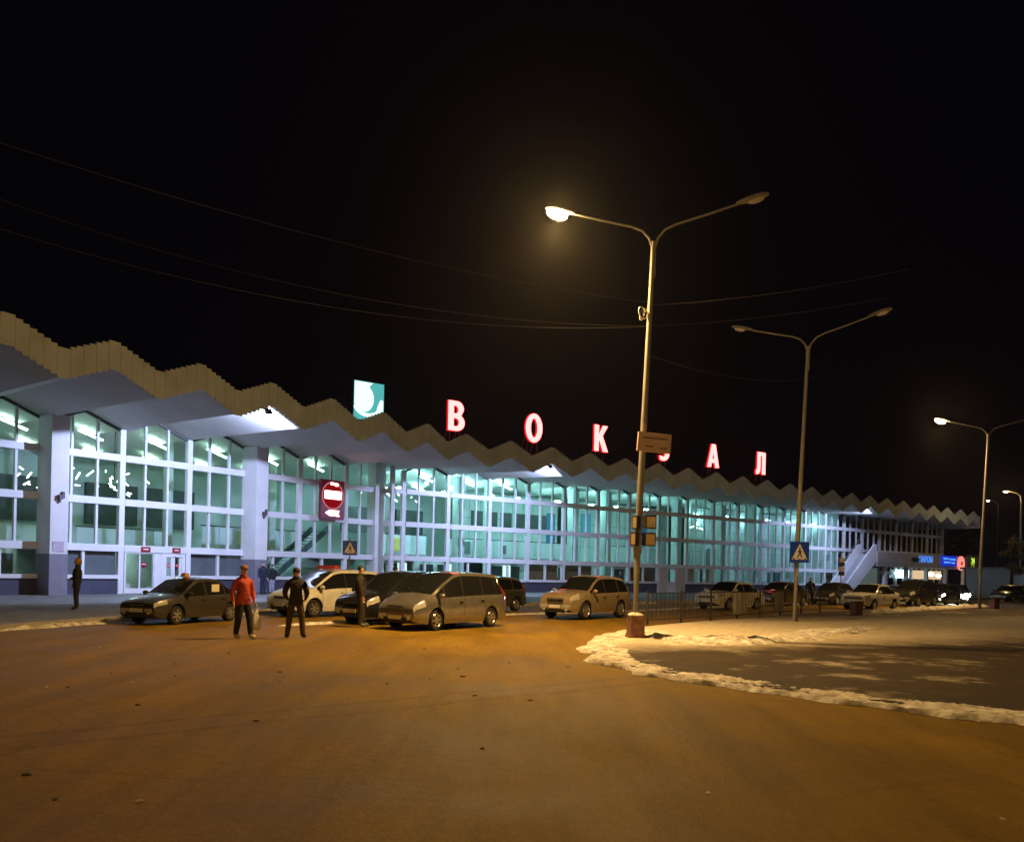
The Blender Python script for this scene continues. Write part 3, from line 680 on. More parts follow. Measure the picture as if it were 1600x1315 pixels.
# ------------------------------------------------------------------ fence along the island
fl=[(4.35,26.9),(5.75,28.5),(7.15,30.2),(8.55,31.9),(9.9,33.55),(11.3,35.4),(12.9,37.5),(14.5,39.6),(16.1,41.5)]
for i in range(len(fl)-1):
    a,bq=Vector(fl[i]),Vector(fl[i+1]); d=bq-a; L=d.length
    fe=thing('railing','dark thin barred metal railing section along the island edge','railing',(a.x,a.y,.075),math.atan2(d.y,d.x),'railing sections along the island edge')
    mb=MB(); mb.box((0,0,.55),(.06,.06,1.1)); mb.build('post',M['darkmetal'],fe)
    mb=MB(); 
    for z in (.16,1.02): mb.bar((.03,0,z),(L-.03,0,z),.03,.03)
    nb=8
    for kx in range(1,nb): mb.box((L*kx/nb,0,.59),(.014,.014,.84))
    mb.build('bar_panel',M['darkmetal'],fe)
for (x,y,rz,w_,lab) in ((8.55,31.75,50,1.25,'grey banner on the railing in front of the white car'),(11.0,34.85,50,.95,'grey banner on the railing beside the middle lamp post')):
    rows=[]
    for i in range(13):
        u=-w_/2+w_*i/12; rows.append([(u,-.06+.02*math.sin(i*1.9),.20),(u,-.065+.025*math.sin(i*1.6+1),.55),(u,-.06+.015*math.sin(i*2.1),1.00)])
    mb=MB(); mb.grid(rows); rows2=[[ (p[0],p[1]-.012,p[2]) for p in rr_] for rr_ in rows]; mb.grid(rows2)
    o=mb.build('banner',mat('banner_cloth',(.42,.40,.38),.8,var=.15,vscale=4),None,smooth=True); o.location=(x,y,.075); o.rotation_euler=(0,0,R(rz)); tag(o,lab,'banner')
# bins
def bin_(name,label,loc,col):
    r=thing(name,label,'bin',loc,R(15))
    mb=MB(); mb.hexa([(-.18,-.17,.04),(.18,-.17,.04),(.18,.17,.04),(-.18,.17,.04),(-.21,-.2,.58),(.21,-.2,.58),(.21,.2,.58),(-.21,.2,.58)]); mb.build('bin_body',mat('bin_paint',col,.6,var=.2,vscale=7),r)
    mb=MB(); mb.box((0,0,.595),(.46,.44,.035)); mb.box((0,0,.02),(.38,.36,.04)); mb.build('rim',M['darkmetal'],r)
bin_('litter_bin','brown litter bin on the snowy island in front of the white sedan',(15.4,37.6,.08),(.10,.045,.025))
bin_('litter_bin','purple litter bin at the foot of the far lit lamp post',(28.9,50.4,.08),(.13,.05,.10))

# ------------------------------------------------------------------ roof letters
def outline_letter(ch):
    """filled outlines (outer + holes), unit height, y up"""
    def arc(cx,cy,rx,ry,a0,a1,n=14): return [(cx+rx*math.cos(R(a0+(a1-a0)*i/n)),cy+ry*math.sin(R(a0+(a1-a0)*i/n))) for i in range(n+1)]
    if ch=='В':
        return [[(0,0),(.36,0)]+arc(.36,.28,.36,.28,-90,42)+[(.55,.52)]+arc(.36,.755,.31,.245,-15,90)+[(0,1)],
                [(.22,.15),(.22,.43),(.34,.43)]+arc(.34,.29,.15,.14,90,-90)+[(.22,.15)],
                [(.22,.58),(.22,.85),(.32,.85)]+arc(.32,.715,.13,.135,90,-90)+[(.22,.58)]]
    if ch=='О': return [arc(.42,.5,.42,.52,0,360,36)[:-1], arc(.42,.5,.19,.35,0,360,30)[:-1]]
    if ch=='К': return [[(0,0),(.22,0),(.22,.36),(.29,.44),(.52,0),(.78,0),(.44,.60),(.75,1),(.49,1),(.22,.60),(.22,1),(0,1)]]
    if ch=='З':
        return [arc(.30,.28,.37,.30,-125,38)+[(.50,.53)]+arc(.30,.745,.32,.275,-22,125)+[(.10,.82)]+arc(.28,.71,.14,.13,118,-90)+[(.18,.58),(.18,.44),(.28,.44)]+arc(.28,.29,.16,.15,90,-120)+[(.06,.17)]]
    if ch=='А': return [[(0,0),(.22,0),(.275,.20),(.545,.20),(.60,0),(.83,0),(.54,1),(.29,1)], [(.315,.36),(.41,.76),(.505,.36)]]
    if ch=='Л': return [[(0,0),(.08,-.02)]+[(.16,-.01),(.24,.05),(.29,.14),(.31,.28),(.325,.84),(.50,.84),(.50,0),(.73,0),(.73,1),(.12,1),(.10,.30),(.07,.19),(0,.17)]]
def curve_mesh(splines,extr,offs=0.,name='letter'):
    c=bpy.data.curves.new(name,'CURVE'); c.dimensions='2D'; c.fill_mode='BOTH'; c.extrude=extr; c.offset=offs
    for sp in splines:
        s=c.splines.new('POLY'); s.points.add(len(sp)-1)
        for i,(x,y) in enumerate(sp): s.points[i].co=(x,y,0,1)
        s.use_cyclic_u=True
    o=bpy.data.objects.new(name,c); COL.objects.link(o); bpy.context.view_layer.update()
    me=bpy.data.meshes.new_from_object(o.evaluated_get(bpy.context.evaluated_depsgraph_get()))
    bpy.data.objects.remove(o); return me
angR=math.atan2(DIR['R'].y,DIR['R'].x)
SP=[4.36,10.53,16.65,23.15,28.9,35.05]
for ch,s,nm in zip('ВОКЗАЛ',SP,('first letter of six','second letter','third letter','fourth letter, partly behind the sign board','fifth letter','last letter of the row')):
    wdt={'В':.72,'О':.84,'К':.78,'З':.67,'А':.83,'Л':.73}[ch]; h=1.82
    p=W('R',s,6.0,10.30)
    r=thing('roof_letter','glowing red and white roof letter %s, %s'%(ch,nm),'letter sign',p,angR,'red letters of the station name')
    sp=[[((x-wdt/2)*1.62,y*h) for x,y in l] for l in outline_letter(ch)]
    me=curve_mesh(sp,.04); me.materials.clear(); me.materials.append(M['red_face']); f=bpy.data.objects.new('letter_face',me); COL.objects.link(f); f.parent=r; f.rotation_euler=(R(90),0,0); f.location=(0,-.14,0)
    rim=MB()
    for l in sp:                      # red glowing rim strips around the outline
        n=len(l)
        for i in range(n):
            a,b2=Vector((l[i][0],l[i][1])),Vector((l[(i+1)%n][0],l[(i+1)%n][1])); d=b2-a
            if d.length<1e-4: continue
            d.normalize(); nn=Vector((-d.y,d.x))*.032
            q=[a-nn-d*.03,b2-nn+d*.03,b2+nn+d*.03,a+nn-d*.03]
            rim.hexa([(v.x,-.10,v.y) for v in q]+[(v.x,.04,v.y) for v in q])
    rim.build('letter_rim',M['red_rim'],r,merge=False)
    mb=MB()
    for x in (-wdt*.5,wdt*.5):
        mb.tube([(x,.05,-.75),(x,.05,.05)],.035,6); mb.tube([(x,.9,-.75),(x,.12,.6)],.025,6)
    mb.build('bracket',mat('bracket_rust',(.12,.05,.035),.7),r)
# square light box with the pale emblem
p=W('R',-1.62,6.0,10.20); r=thing('light_box','square glowing teal light box with a white swirl emblem on the roof','sign',p,angR); r.scale=(.92,.92,.92)
mb=MB(); mb.box((0,.12,1.2),(2.15,.24,2.45)); mb.build('case',M['darkmetal'],r)
lb=bpy.data.materials.new('light_box_face'); lb.use_nodes=True; nt=lb.node_tree; nt.nodes.remove(nt.nodes['Principled BSDF'])
em=nt.nodes.new('ShaderNodeEmission'); em.inputs[0].default_value=(.12,.62,.60,1); em.inputs[1].default_value=.75; nt.links.new(em.outputs[0],nt.nodes['Material Output'].inputs[0])
mb=MB(); mb.box((0,-.012,1.2),(2.08,.02,2.38)); mb.build('lit_face',lb,r)
mb=MB()
def blob(cx,cz,rx,rz_,a0=0,a1=360,n=28,y=-.03): mb.face([(cx+rx*math.cos(R(a0+(a1-a0)*i/n)),y,cz+rz_*math.sin(R(a0+(a1-a0)*i/n))) for i in range(n if a1-a0==360 else n+1)])
mb.face([(-1.02,-.03,2.36)]+[(-1.02,-.03,.95)]+[(-.35+.68*math.cos(R(a)),-.03,1.35+.85*math.sin(R(a))) for a in range(-120,61,10)]+[(.25,-.03,2.36)])
rows=[]
for i in range(13):
    a=R(-165+i*12.5); rows.append([(-.1+1.02*math.cos(a),-.034,1.0+.80*math.sin(a)),(-.1+.86*math.cos(a),-.034,1.06+.62*math.sin(a))])
mb.grid(rows)
mb.face([(.55,-.032,.25),(1.0,-.032,.35),(1.0,-.032,1.35),(.8,-.032,1.4),(.62,-.032,1.0),(.5,-.032,.6)])
mb.build('emblem',emis('emblem_white',(.74,1,.97),1.3),r)
mb=MB(); mb.tube([(-.7,.3,-.9),(-.7,.3,.1)],.05,6); mb.tube([(.7,.3,-.9),(.7,.3,.1)],.05,6); mb.build('bracket',M['darkmetal'],r)

# red LED board hung on the facade
angL=math.atan2(DIR['L'].y,DIR['L'].x)
p=W('L',-1.62,.5,4.70); r=thing('led_board','dark square LED board with a red ring and white glowing readout on the facade','display',p,angL)
r.scale=(.88,.88,.86)
mb=MB(); mb.box((0,0,1.42),(2.15,.22,2.84)); mb.build('case',mat('led_case',(.10,.012,.03),.5,emit=(1,.03,.12),estr=.04),r)
mb=MB(); rows=[]
for i in range(41):
    a=2*math.pi*i/40; rows.append([(1.0*math.cos(a),-.125,1.72+1.0*math.sin(a)),(.93*math.cos(a),-.125,1.72+.93*math.sin(a))])
mb.grid(rows); mb.build('ring',emis('led_ring',(1,.30,.33),.75),r)
mb=MB(); mb.face([(.92*math.cos(2*math.pi*i/40),-.118,1.72+.92*math.sin(2*math.pi*i/40)) for i in range(40)]); mb.build('red_disc',emis('led_red',(1,.02,.03),.22),r)
mb=MB()
def rr_(x0,x1,z0,z1,y=-.13,rad=.1):
    pts=[]
    for cx,cz,a0 in ((x1-rad,z1-rad,0),(x0+rad,z1-rad,90),(x0+rad,z0+rad,180),(x1-rad,z0+rad,270)):
        pts+=[(cx+rad*math.cos(R(a0+k*22.5)),y,cz+rad*math.sin(R(a0+k*22.5))) for k in range(5)]
    mb.face(pts)
LW=emis('led_white',(1,.42,.45),7)
rr_(-.78,.82,1.46,2.06); mb.build('readout',LW,r); mb=MB(); rr_(-.24,.10,2.48,2.66,-.135,.08); mb.build('readout',LW,r); mb=MB(); rr_(.14,.50,2.42,2.64,-.135,.09); mb.build('readout',LW,r); mb=MB()
mb.face([(-.68,-.13,.44),(-.35,-.13,.64),(.62,-.13,.66),(.60,-.13,.55),(.5,-.13,.44),(.64,-.13,.30),(.62,-.13,.22),(.25,-.13,.24),(.22,-.13,.32),(.1,-.13,.24),(-.25,-.13,.24)])
mb.build('readout',LW,r)
# small red door signs
def doorsign(w,s0,s1,z0,z1,label,cat='sign'):
    mb=MB(); wbox(mb,w,s0,s1,.16,.19,z0,z1); wbox(mb,w,s0+.1,s1-.1,.192,.196,(z0+z1)/2-.03,(z0+z1)/2+.03,1)
    tag(mb.build('door_sign',[mat('sign_dark_red',(.22,.01,.02),.4,emit=(1,.02,.05),estr=.06),M['white']]),label,cat,'red signs over the doors')
doorsign('L',-13.95,-13.45,2.30,2.55,'small red sign over the lit glass door'); doorsign('L',-12.2,-11.75,2.30,2.55,'small red sign over the white double door')
for s,lab in ((-12.35,'round no entry sticker on the left leaf of the white door'),(-11.85,'round no entry sticker on the right leaf of the white door')):
    mb=MB(); c=W('L',s,.062,1.62); d=DIR['L']
    mb.face([c+Vector((d.x*.11*math.cos(a),d.y*.11*math.cos(a),.11*math.sin(a))) for a in [k*math.pi/10 for k in range(20)]]); wbox(mb,'L',s-.08,s+.08,.064,.068,1.60,1.645,1)
    tag(mb.build('door_sticker',[mat('sticker_red',(.5,.01,.01),.4),M['white']]),lab,'sticker','round stickers on the white door')
# wall lamps on pillars
for s,lab in ((-18.55,'small dark wall fixture on the left pillar'),(-7.3,'small dark wall fixture on the right pillar')):
    mb=MB(); wbox(mb,'L',s-.14,s+.02,1.30,1.5,4.55,4.75); wbox(mb,'L',s+.04,s+.14,1.30,1.42,4.6,4.9); wbox(mb,'L',s-.1,s-.02,1.3,1.4,4.4,4.52)
    tag(mb.build('wall_fixture',mat('fixture_dark',(.08,.06,.09),.5)),lab,'wall fixture','fixtures on the pillars')
# shop signs at the far end
def text_obj(body,size,m,name,loc,rz,extr=.02,squash=1.):
    c=bpy.data.curves.new(name,'FONT'); c.body=body; c.size=size; c.extrude=extr; c.align_x='CENTER'; c.align_y='CENTER'
    o=bpy.data.objects.new(name,c); COL.objects.link(o); bpy.context.view_layer.update()
    me=bpy.data.meshes.new_from_object(o.evaluated_get(bpy.context.evaluated_depsgraph_get())); bpy.data.objects.remove(o)
    me.materials.clear(); me.materials.append(m); o=bpy.data.objects.new(name,me); COL.objects.link(o)
    o.rotation_euler=(R(90),0,rz); o.location=loc; o.scale=(squash,1,1); return o
def under(o,root):
    bpy.context.view_layer.update(); o.parent=root; o.matrix_parent_inverse=root.matrix_world.inverted(); return o
p=W('R',69.6,2.96,3.72); r=thing('shop_sign','blue glowing cyrillic shop letters with a dark fish shape on the grey balcony','sign',p,angR)
o=text_obj('ПАРОМ',1.0,emis('blue_letters',(.10,.30,1),.85),'lettering',(0,0,0),0,.03,.84); o.parent=r; o.location=(.2,-.06,.25)
mb=MB(); mb.ell((-2.2,-.05,.22),(.75,.06,.26),14,8); mb.hexa([(-1.6,-.08,.2),(-1.2,-.08,.45),(-1.2,-.02,.45),(-1.6,-.02,.2),(-1.6,-.08,.24),(-1.2,-.08,0),(-1.2,-.02,0),(-1.6,-.02,.24)]); mb.build('fish_shape',mat('sign_dark_violet',(.03,.015,.04),.5),r)
p=W('R',75.2,2.96,3.55); r=thing('shop_sign','wide blue lit shop board between the blue letters and the red ring','sign',p,angR)
mb=MB(); mb.box((0,-.06,.42),(3.6,.12,1.15)); mb.build('board',emis('blue_board',(.015,.04,.75),.7),r)
mb=MB()
for x0,x1,z in ((-1.55,-.3,.66),(-.1,1.5,.60),(-1.4,.2,.24),(.4,1.3,.2)):
    rows=[[(x0+(x1-x0)*i/12,-.135,z+.10*math.sin(i*2.3)-.06),(x0+(x1-x0)*i/12,-.135,z+.10*math.sin(i*2.3+.6)+.07)] for i in range(13)]; mb.grid(rows)
mb.build('scribble',emis('light_blue_script',(.12,.45,1),1.3),r)
p=W('R',78.0,3.05,3.75); r=thing('ring_sign','pale red glowing ring sign beside the blue board','sign',p,angR)
mb=MB(); rows=[]
for i in range(33):
    a=2*math.pi*i/32; rows.append([(.85*math.cos(a),-.1,.85*math.sin(a)),(.62*math.cos(a),-.2,.62*math.sin(a)),(.25*math.cos(a),-.16,.25*math.sin(a)),(.25*math.cos(a),0,.25*math.sin(a)),(.85*math.cos(a),0,.85*math.sin(a))])
mb.grid(rows); mb.build('ring',emis('pale_red',(1,.25,.20),1.3),r)
mb=MB(); mb.lathe([(.001,.15),(.24,.15),(.24,0)],20,0,(0,-.16,0),'Y'); mb.build('ring_centre',emis('deep_red',(.8,.01,.01),.5),r)
p=W('R',81.2,2.96,3.75); r=thing('digit_sign','yellow green glowing 24 sign on the balcony corner','sign',p,angR)
o=text_obj('24',1.1,emis('lime_digits',(.62,1,.05),1.1),'digits',(0,0,0),0,.04,.8); o.parent=r; o.location=(0,-.06,.30)
mb=MB(); mb.lathe([(.001,.06),(.40,.05),(.42,0)],20,0,(0,-.08,-.52),'Y'); o=mb.build('spot',emis('lime_spot',(.62,1,.05),1.0),r); 
mb=MB(); mb.box((0,.0,0),(2.6,.1,2.1)); mb.build('backboard',mat('sign_back_grey',(.22,.20,.15),.6),r)
p=W('R',69.8,.32,2.05); r=thing('shop_sign','bright cyan white lit panel in the shop front under the blue letters','sign',p,angR)
mb=MB(); mb.box((0,0,.3),(2.9,.1,.95)); mb.build('panel',emis('cyan_white',(.55,.93,1),3),r)
p=W('R',75.6,.32,2.05); r=thing('shop_sign','long warm beige lit shop panel under the blue board','sign',p,angR)
mb=MB(); mb.box((0,0,.25),(6.6,.1,1.0)); mb.build('panel',emis('warm_panel',(1,.72,.42),.75),r)
mb=MB(); mb.ell((.6,-.1,.35),(.9,.06,.22),14,8); mb.ell((2.6,-.1,.2),(.7,.06,.22),14,8); mb.build('lamp',emis('warm_white',(1,.95,.85),5),r)
p=W('R',73.3,.3,.95); r=thing('shop_sign','low violet blue lit poster in the shop front','sign',p,angR)
mb=MB(); mb.box((0,0,.25),(2.4,.1,.8)); mb.build('panel',emis('violet_blue',(.10,.10,.75),.5),r)

# chandeliers of short glowing tubes
def chandelier(loc,n,sx,sy,sz,label):
    r=thing('chandelier',label,'chandelier',loc)
    mb=MB(); mb.tube([(0,0,.2),(0,0,3)],.03,6); mb.build('hanger',M['darkmetal'],r)
    mb=MB()
    for i in range(n):
        c=Vector((random.gauss(0,sx),random.gauss(0,sy),random.gauss(0,sz))); d=Vector((random.uniform(-1,1),random.uniform(-1,1),random.uniform(-.5,.5))).normalized()*random.uniform(.10,.28)
        mb.bar(c-d,c+d,.05,.05)
    mb.build('tubes',M['chand'],r)
chandelier(W('L',-16.6,-3.6,6.0),30,.75,.75,.35,'cluster of short glowing tubes hanging in the leftmost lit bay')
chandelier(W('L',-13.6,-3.2,5.9),18,.6,.6,.35,'cluster of short glowing tubes hanging above the doors')
chandelier(W('R',6.5,-6.5,7.4),16,.9,.9,.18,'flat cluster of glowing tubes right of the corner pier')
chandelier(W('R',38.0,-2.6,6.4),7,.9,.6,.3,'sparse cluster of glowing tubes in the pale far hall')

# ------------------------------------------------------------------ cars
def interp(tab,x):
    if x<=tab[0][0]: return tab[0][1]
    for i in range(len(tab)-1):
        a,b_=tab[i],tab[i+1]
        if x<=b_[0]:
            t=(x-a[0])/(b_[0]-a[0])
            # smoothed (monotone-ish hermite)
            def sl(j):
                if j<=0 or j>=len(tab)-1: return (tab[min(j+1,len(tab)-1)][1]-tab[max(j-1,0)][1])/max(1e-6,(tab[min(j+1,len(tab)-1)][0]-tab[max(j-1,0)][0]))
                m0=(tab[j][1]-tab[j-1][1])/(tab[j][0]-tab[j-1][0]); m1=(tab[j+1][1]-tab[j][1])/(tab[j+1][0]-tab[j][0])
                return 0 if m0*m1<0 else 2*m0*m1/(m0+m1) if (m0+m1) else 0
            h=b_[0]-a[0]; m0,m1=sl(i)*h,sl(i+1)*h
            return (2*t**3-3*t**2+1)*a[1]+(t**3-2*t**2+t)*m0+(-2*t**3+3*t**2)*b_[1]+(t**3-t**2)*m1
    return tab[-1][1]
WHEELS={}
def wheel_pair(R0):
    k=round(R0,3)
    if k in WHEELS: return WHEELS[k]
    mb=MB(); r=R0
    mb.lathe([(r*.62,-.09),(r*.90,-.10),(r*.98,-.075),(r,-.03),(r,.03),(r*.98,.075),(r*.90,.10),(r*.62,.09)],28,0,(0,0,0),'Y')
    me=MB.build(mb,'tmpw',M['black'],smooth=50); ty=me.data; bpy.data.objects.remove(me)
    mb=MB(); mb.lathe([(r*.66,.088),(r*.63,.10),(r*.57,.075),(r*.56,.03)],28,0,(0,0,0),'Y')
    mb.lathe([(r*.56,.02),(.001,.02)],28,1,(0,0,0),'Y')
    for i in range(6):
        a=2*math.pi*i/6
        c=Vector((math.cos(a),0,math.sin(a))); mb.bar(c*.02+Vector((0,.078,0)),c*r*.60+Vector((0,.072,0)),.05,.035,0) if False else mb.bar(c*.02+Vector((0,.07,0)),c*r*.60+Vector((0,.07,0)),.05,.06,0)
    mb.lathe([(.06,.06),(.055,.10),(.001,.105)],12,0,(0,0,0),'Y')
    me=mb.build('tmpr',[M['rim'],M['grille']],smooth=40); ri=me.data; bpy.data.objects.remove(me)
    WHEELS[k]=(ty,ri); return ty,ri
def car(name,label,loc,ang,spec,paint,cat='car',lit=None,group=None,plate=True,low=False,roofbox=None):
    """spec: L,W, top profile (x,z) rear->front, belt (x,z), wheels (xr,xf,R), glass ranges"""
    root=thing(name,label,cat,loc,ang,group)
    L,Wd=spec['L'],spec['W']; top,belt=spec['top'],spec['belt']; xr,xf,WR=spec['wheels']
    ws0,ws1=spec['ws']; rw0,rw1=spec['rw']; sg0,sg1=spec['sg']; pil=spec['pil']; zc=spec.get('zc',.20); doors=spec['doors']
    AR=WR+.055
    xs=set()
    x=-L/2
    step=.06 if not low else .11
    while x<L/2: xs.add(round(x,4)); x+=step
    xs|={-L/2,L/2,-L/2+.025,L/2-.025,ws0,ws1,rw0,rw1,sg0,sg1}
    for a in doors: xs|={round(a-.009,4),round(a+.009,4)}
    for a,b_ in pil: xs|={a,b_}
    for c in (xr,xf):
        for k in range(13): xs.add(round(c+AR*math.cos(math.pi*k/12),4))
    xs=sorted(xs); out=[xs[0]]
    must={round(a+q,4) for a in doors for q in(-.009,.009)}|{ws0,ws1,rw0,rw1,sg0,sg1,L/2,-L/2}
    for v in xs[1:]:
        if v-out[-1]<.012 and not (v in must): continue
        out.append(v)
    xs=[max(-L/2,min(L/2,v)) for v in out]
    def sect(x):
        e=max(0,(x-(L/2-.85))/.85); er=max(0,((-L/2+.6)-x)/.6)
        pl=1-.20*e**2.2-.10*er**2.2
        hw=Wd/2*pl
        zt=interp(top,x); zb_=zc+.10*max(e**3,0)+.09*er**3
        for c in (xr,xf):
            d=abs(x-c)
            if d<AR: zb_=max(zb_,WR+math.sqrt(AR*AR-d*d))
        bl=interp(belt,x); z4=min(bl,zt-.035); g=max(0,min(1,(zt-bl)/.42))
        k=1.0
        if x>L/2-.02 or x<-L/2+.02: k=.93
        hw*= (1 if k==1 else .955)
        yr=hw*(.86-.15*g)
        z5=max(z4+.008,zt-.10*g-.018); y5=hw*.93+(yr+.035-hw*.93)*g
        za=zb_+.02; 
        zz=[zb_,max(zb_+.01,zc+.16),max(zb_+.02,z4*.62),max(zb_+.03,z4-.11),max(zb_+.04,z4)]
        if zz[4]>z5-.004: z5=zz[4]+.004
        z6=max(zt-.025,z5+.003)
        if k!=1: 
            zz=[v+(.02 if i==0 else 0) for i,v in enumerate(zz)]; 
        return [(hw*.95,zz[0]),(hw*.985,zz[1]),(hw*1.0,zz[2]),(hw*.985,zz[3]),(hw*.945,zz[4]),(y5,z5),(yr,z6),(yr*.62,max(zt,z6+.002)),(0,max(zt+.02,z6+.004))]
    secs=[sect(x) for x in xs]; NC=9
    body=MB(); gls={}; wsM=MB(); rwM=MB(); drs=[MB() for _ in range(2*(len(doors)-1))]
    def pt(i,j,sd): y,z=secs[i][j]; return (xs[i],sd*y,z)
    for sd in (1,-1):
        for i in range(len(xs)-1):
            xm=(xs[i]+xs[i+1])/2
            for j in range(NC-1):
                q=[pt(i,j,sd),pt(i+1,j,sd),pt(i+1,j+1,sd),pt(i,j+1,sd)]
                tgt=body; mi=0
                if j==4 and sg0<xm<sg1:
                    if (secs[i][5][1]-secs[i][4][1]>.045) or (secs[i+1][5][1]-secs[i+1][4][1]>.045):
                        if not any(a<xm<b_ for a,b_ in pil): tgt=gls.setdefault((sd,sum(xm>b_ for a,b_ in pil)),MB())
                        else: mi=1
                if j>=6 and ws0<xm<ws1: tgt=wsM
                if j>=6 and rw0<xm<rw1: tgt=rwM
                if 1<=j<=3:
                    if any(abs(xm-a)<.0091 for a in doors): mi=1
                    else:
                        for di in range(len(doors)-1):
                            if doors[di]<xm<doors[di+1]: tgt=drs[di*2+(0 if sd>0 else 1)]
                tgt.face(q,mi if tgt is body else 0)
    for i in (0,len(xs)-1):
        ring=[pt(i,j,1) for j in range(NC)]+[pt(i,j,-1) for j in range(NC-2,-1,-1)]; body.face(ring,0)
    body.box((0,0,(zc+.62)/2+.02),(L*.93,Wd*.70,.62-zc),1)
    body.box((0,0,zc+.05),(L*.5,Wd*.9,.08),1)
    body.build('body',[paint,M['grille']],root,smooth=38)
    for g_ in gls.values(): g_.build('side_window',M['carglass'],root,smooth=30)
    wsM.build('windscreen',M['carglass'],root,smooth=30); rwM.build('rear_window',M['carglass'],root,smooth=30)
    for di,d in enumerate(drs):
        if not d.f: continue
        o=d.build('door',paint,root,smooth=38)
        a=doors[di//2]; sd=1 if di%2==0 else -1
        y,z=sect(a+.15)[3]; mb=MB(); mb.box((a+.17,sd*(y+.02),z-.02),(.17,.035,.03)); mb.build('handle',M['grille'] if spec.get('dkh') else paint,o)
    # lamps wrapped round the corners
    def patch(x0,x1,j0,j1,sd,n,off=.008,f0=0.,f1=1.):
        rows=[]
        for i in range(n+1):
            x=x0+(x1-x0)*i/n; s=sect(min(max(x,-L/2+.021),L/2-.021)); row=[]
            for k in range(5):
                u=(j0+(j1-j0)*k/4); j=min(int(u),NC-2); t=u-j
                y=s[j][0]*(1-t)+s[j+1][0]*t; z=s[j][1]*(1-t)+s[j+1][1]*t
                row.append((x,sd*(y+off),z+off*.5))
            rows.append(row)
        return rows
    hm={None:M['headlight'],'full':M['headlit'],'dim':M['headdim']}[lit]
    for sd in (1,-1):
        mb=MB(); mb.grid(patch(L/2-.44,L/2-.02,3.1,5.4,sd,6))
        yA,zA=secs[-1][3]; yB,zB=secs[-1][4]
        mb.face([(L/2+.006,sd*yA,zA),(L/2+.006,sd*yB,zB+.02),(L/2+.006,sd*(yB-.30),zB+.015),(L/2+.006,sd*(yA-.34),zA+.03)])
        mb.build('headlight',hm,root,smooth=50)
        mb=MB(); mb.grid(patch(-L/2+.02,-L/2+.22,2.6,4.4 if not spec.get('van') else 5.2,sd,4))
        mb.face([(-L/2-.006,sd*secs[0][3][0],secs[0][2][1]),(-L/2-.006,sd*secs[0][4][0],secs[0][4][1]),(-L/2-.006,sd*(secs[0][4][0]-.22),secs[0][4][1]),(-L/2-.006,sd*(secs[0][3][0]-.22),secs[0][2][1])])
        mb.build('tail_light',M['tail'],root)
        # mirror
        xm=ws1-.22; s=sect(xm); mb=MB(); mb.ell((xm,sd*(s[4][0]+.12),s[4][1]+.10),(.07,.11,.075),10,7); mb.bar((xm,sd*(s[4][0]-.02),s[4][1]+.03),(xm,sd*(s[4][0]+.10),s[4][1]+.07),.05,.03); mb.build('mirror',paint,root,smooth=True)
        ty,ri=wheel_pair(WR)
        for xx in (xr,xf):
            w_=bpy.data.objects.new('wheel',ty); COL.objects.link(w_); w_.parent=root; w_.location=(xx,sd*(Wd/2-.115),WR); w_.rotation_euler=(0,random.uniform(0,1),0 if sd>0 else math.pi)
            q=bpy.data.objects.new('rim',ri); COL.objects.link(q); q.parent=w_
    yF=secs[-1][3][0]; zH=secs[-1][4][1]
    gz,gh,gw=spec.get('grille',(zH-.05,.09,.8))
    mb=MB(); mb.box((L/2+.002,0,gz),(.03,gw,gh)); mb.box((L/2+.014,0,gz),(.01,gw*.92,.016),1)
    if spec.get('grille2'): 
        for z in spec['grille2']: mb.box((L/2+.004,0,z),(.03,gw*.95,.03))
    mb.build('grille',[M['grille'],M['rim']],root)
    mb=MB(); mb.box((L/2+.004,0,.34),(.03,yF*1.35,.13)); 
    mb.build('lower_intake',M['grille'],root)
    for sd in (1,-1):
        mb=MB(); mb.lathe([(.001,.03),(.05,.025),(.06,0)],12,0,(0,0,0),'Y'); o=mb.build('fog_light',M['headlight'],root,smooth=True); o.location=(L/2+.002,sd*(yF-.16),.38); o.rotation_euler=(0,0,R(-90))
    if lit=='full':
        for sd in (1,-1):
            mb=MB(); mb.ell((L/2+.01,sd*.52,.62),(.05,.21,.15),14,8); mb.build('headlight',M['headlit'],root,smooth=True)  # extra oversized lit lenses, added to imitate the headlight glare
    if plate:
        mb=MB(); mb.box((L/2+.026,0,spec.get('pz',.50)),(.012,.52,.115)); mb.build('number_plate',M['plate'],root)
    # wipers
    for y0 in (-.1,.45):
        mb=MB()
        xa=ws1-.03; za=interp(top,xa)+.03; xb=ws1-.28; zb2=interp(top,xb)+.03; mb.bar((xa,y0,za),(xb,y0-.38,zb2),.014,.012); mb.build('wiper',M['black'],root)
    if roofbox:
        col,w2=roofbox; zr=interp(top,-.2)+.02
        mb=MB(); mb.hexa([(-.07,-w2/2,zr),(.17,-w2/2,zr),(.17,w2/2,zr),(-.07,w2/2,zr),(-.03,-w2/2+.03,zr+.13),(.13,-w2/2+.03,zr+.13),(.13,w2/2-.03,zr+.13),(-.03,w2/2-.03,zr+.13)]); mb.build('taxi_light',mat('taxi_box',col,.4),root)
    return root
def paintm(name,c,rough=.35,metal=0.,coat=.8,var=.05): return mat(name,c,rough,metal=metal,coat=coat,var=.10,vscale=3.5,alt=[q*.85+.012 for q in c])
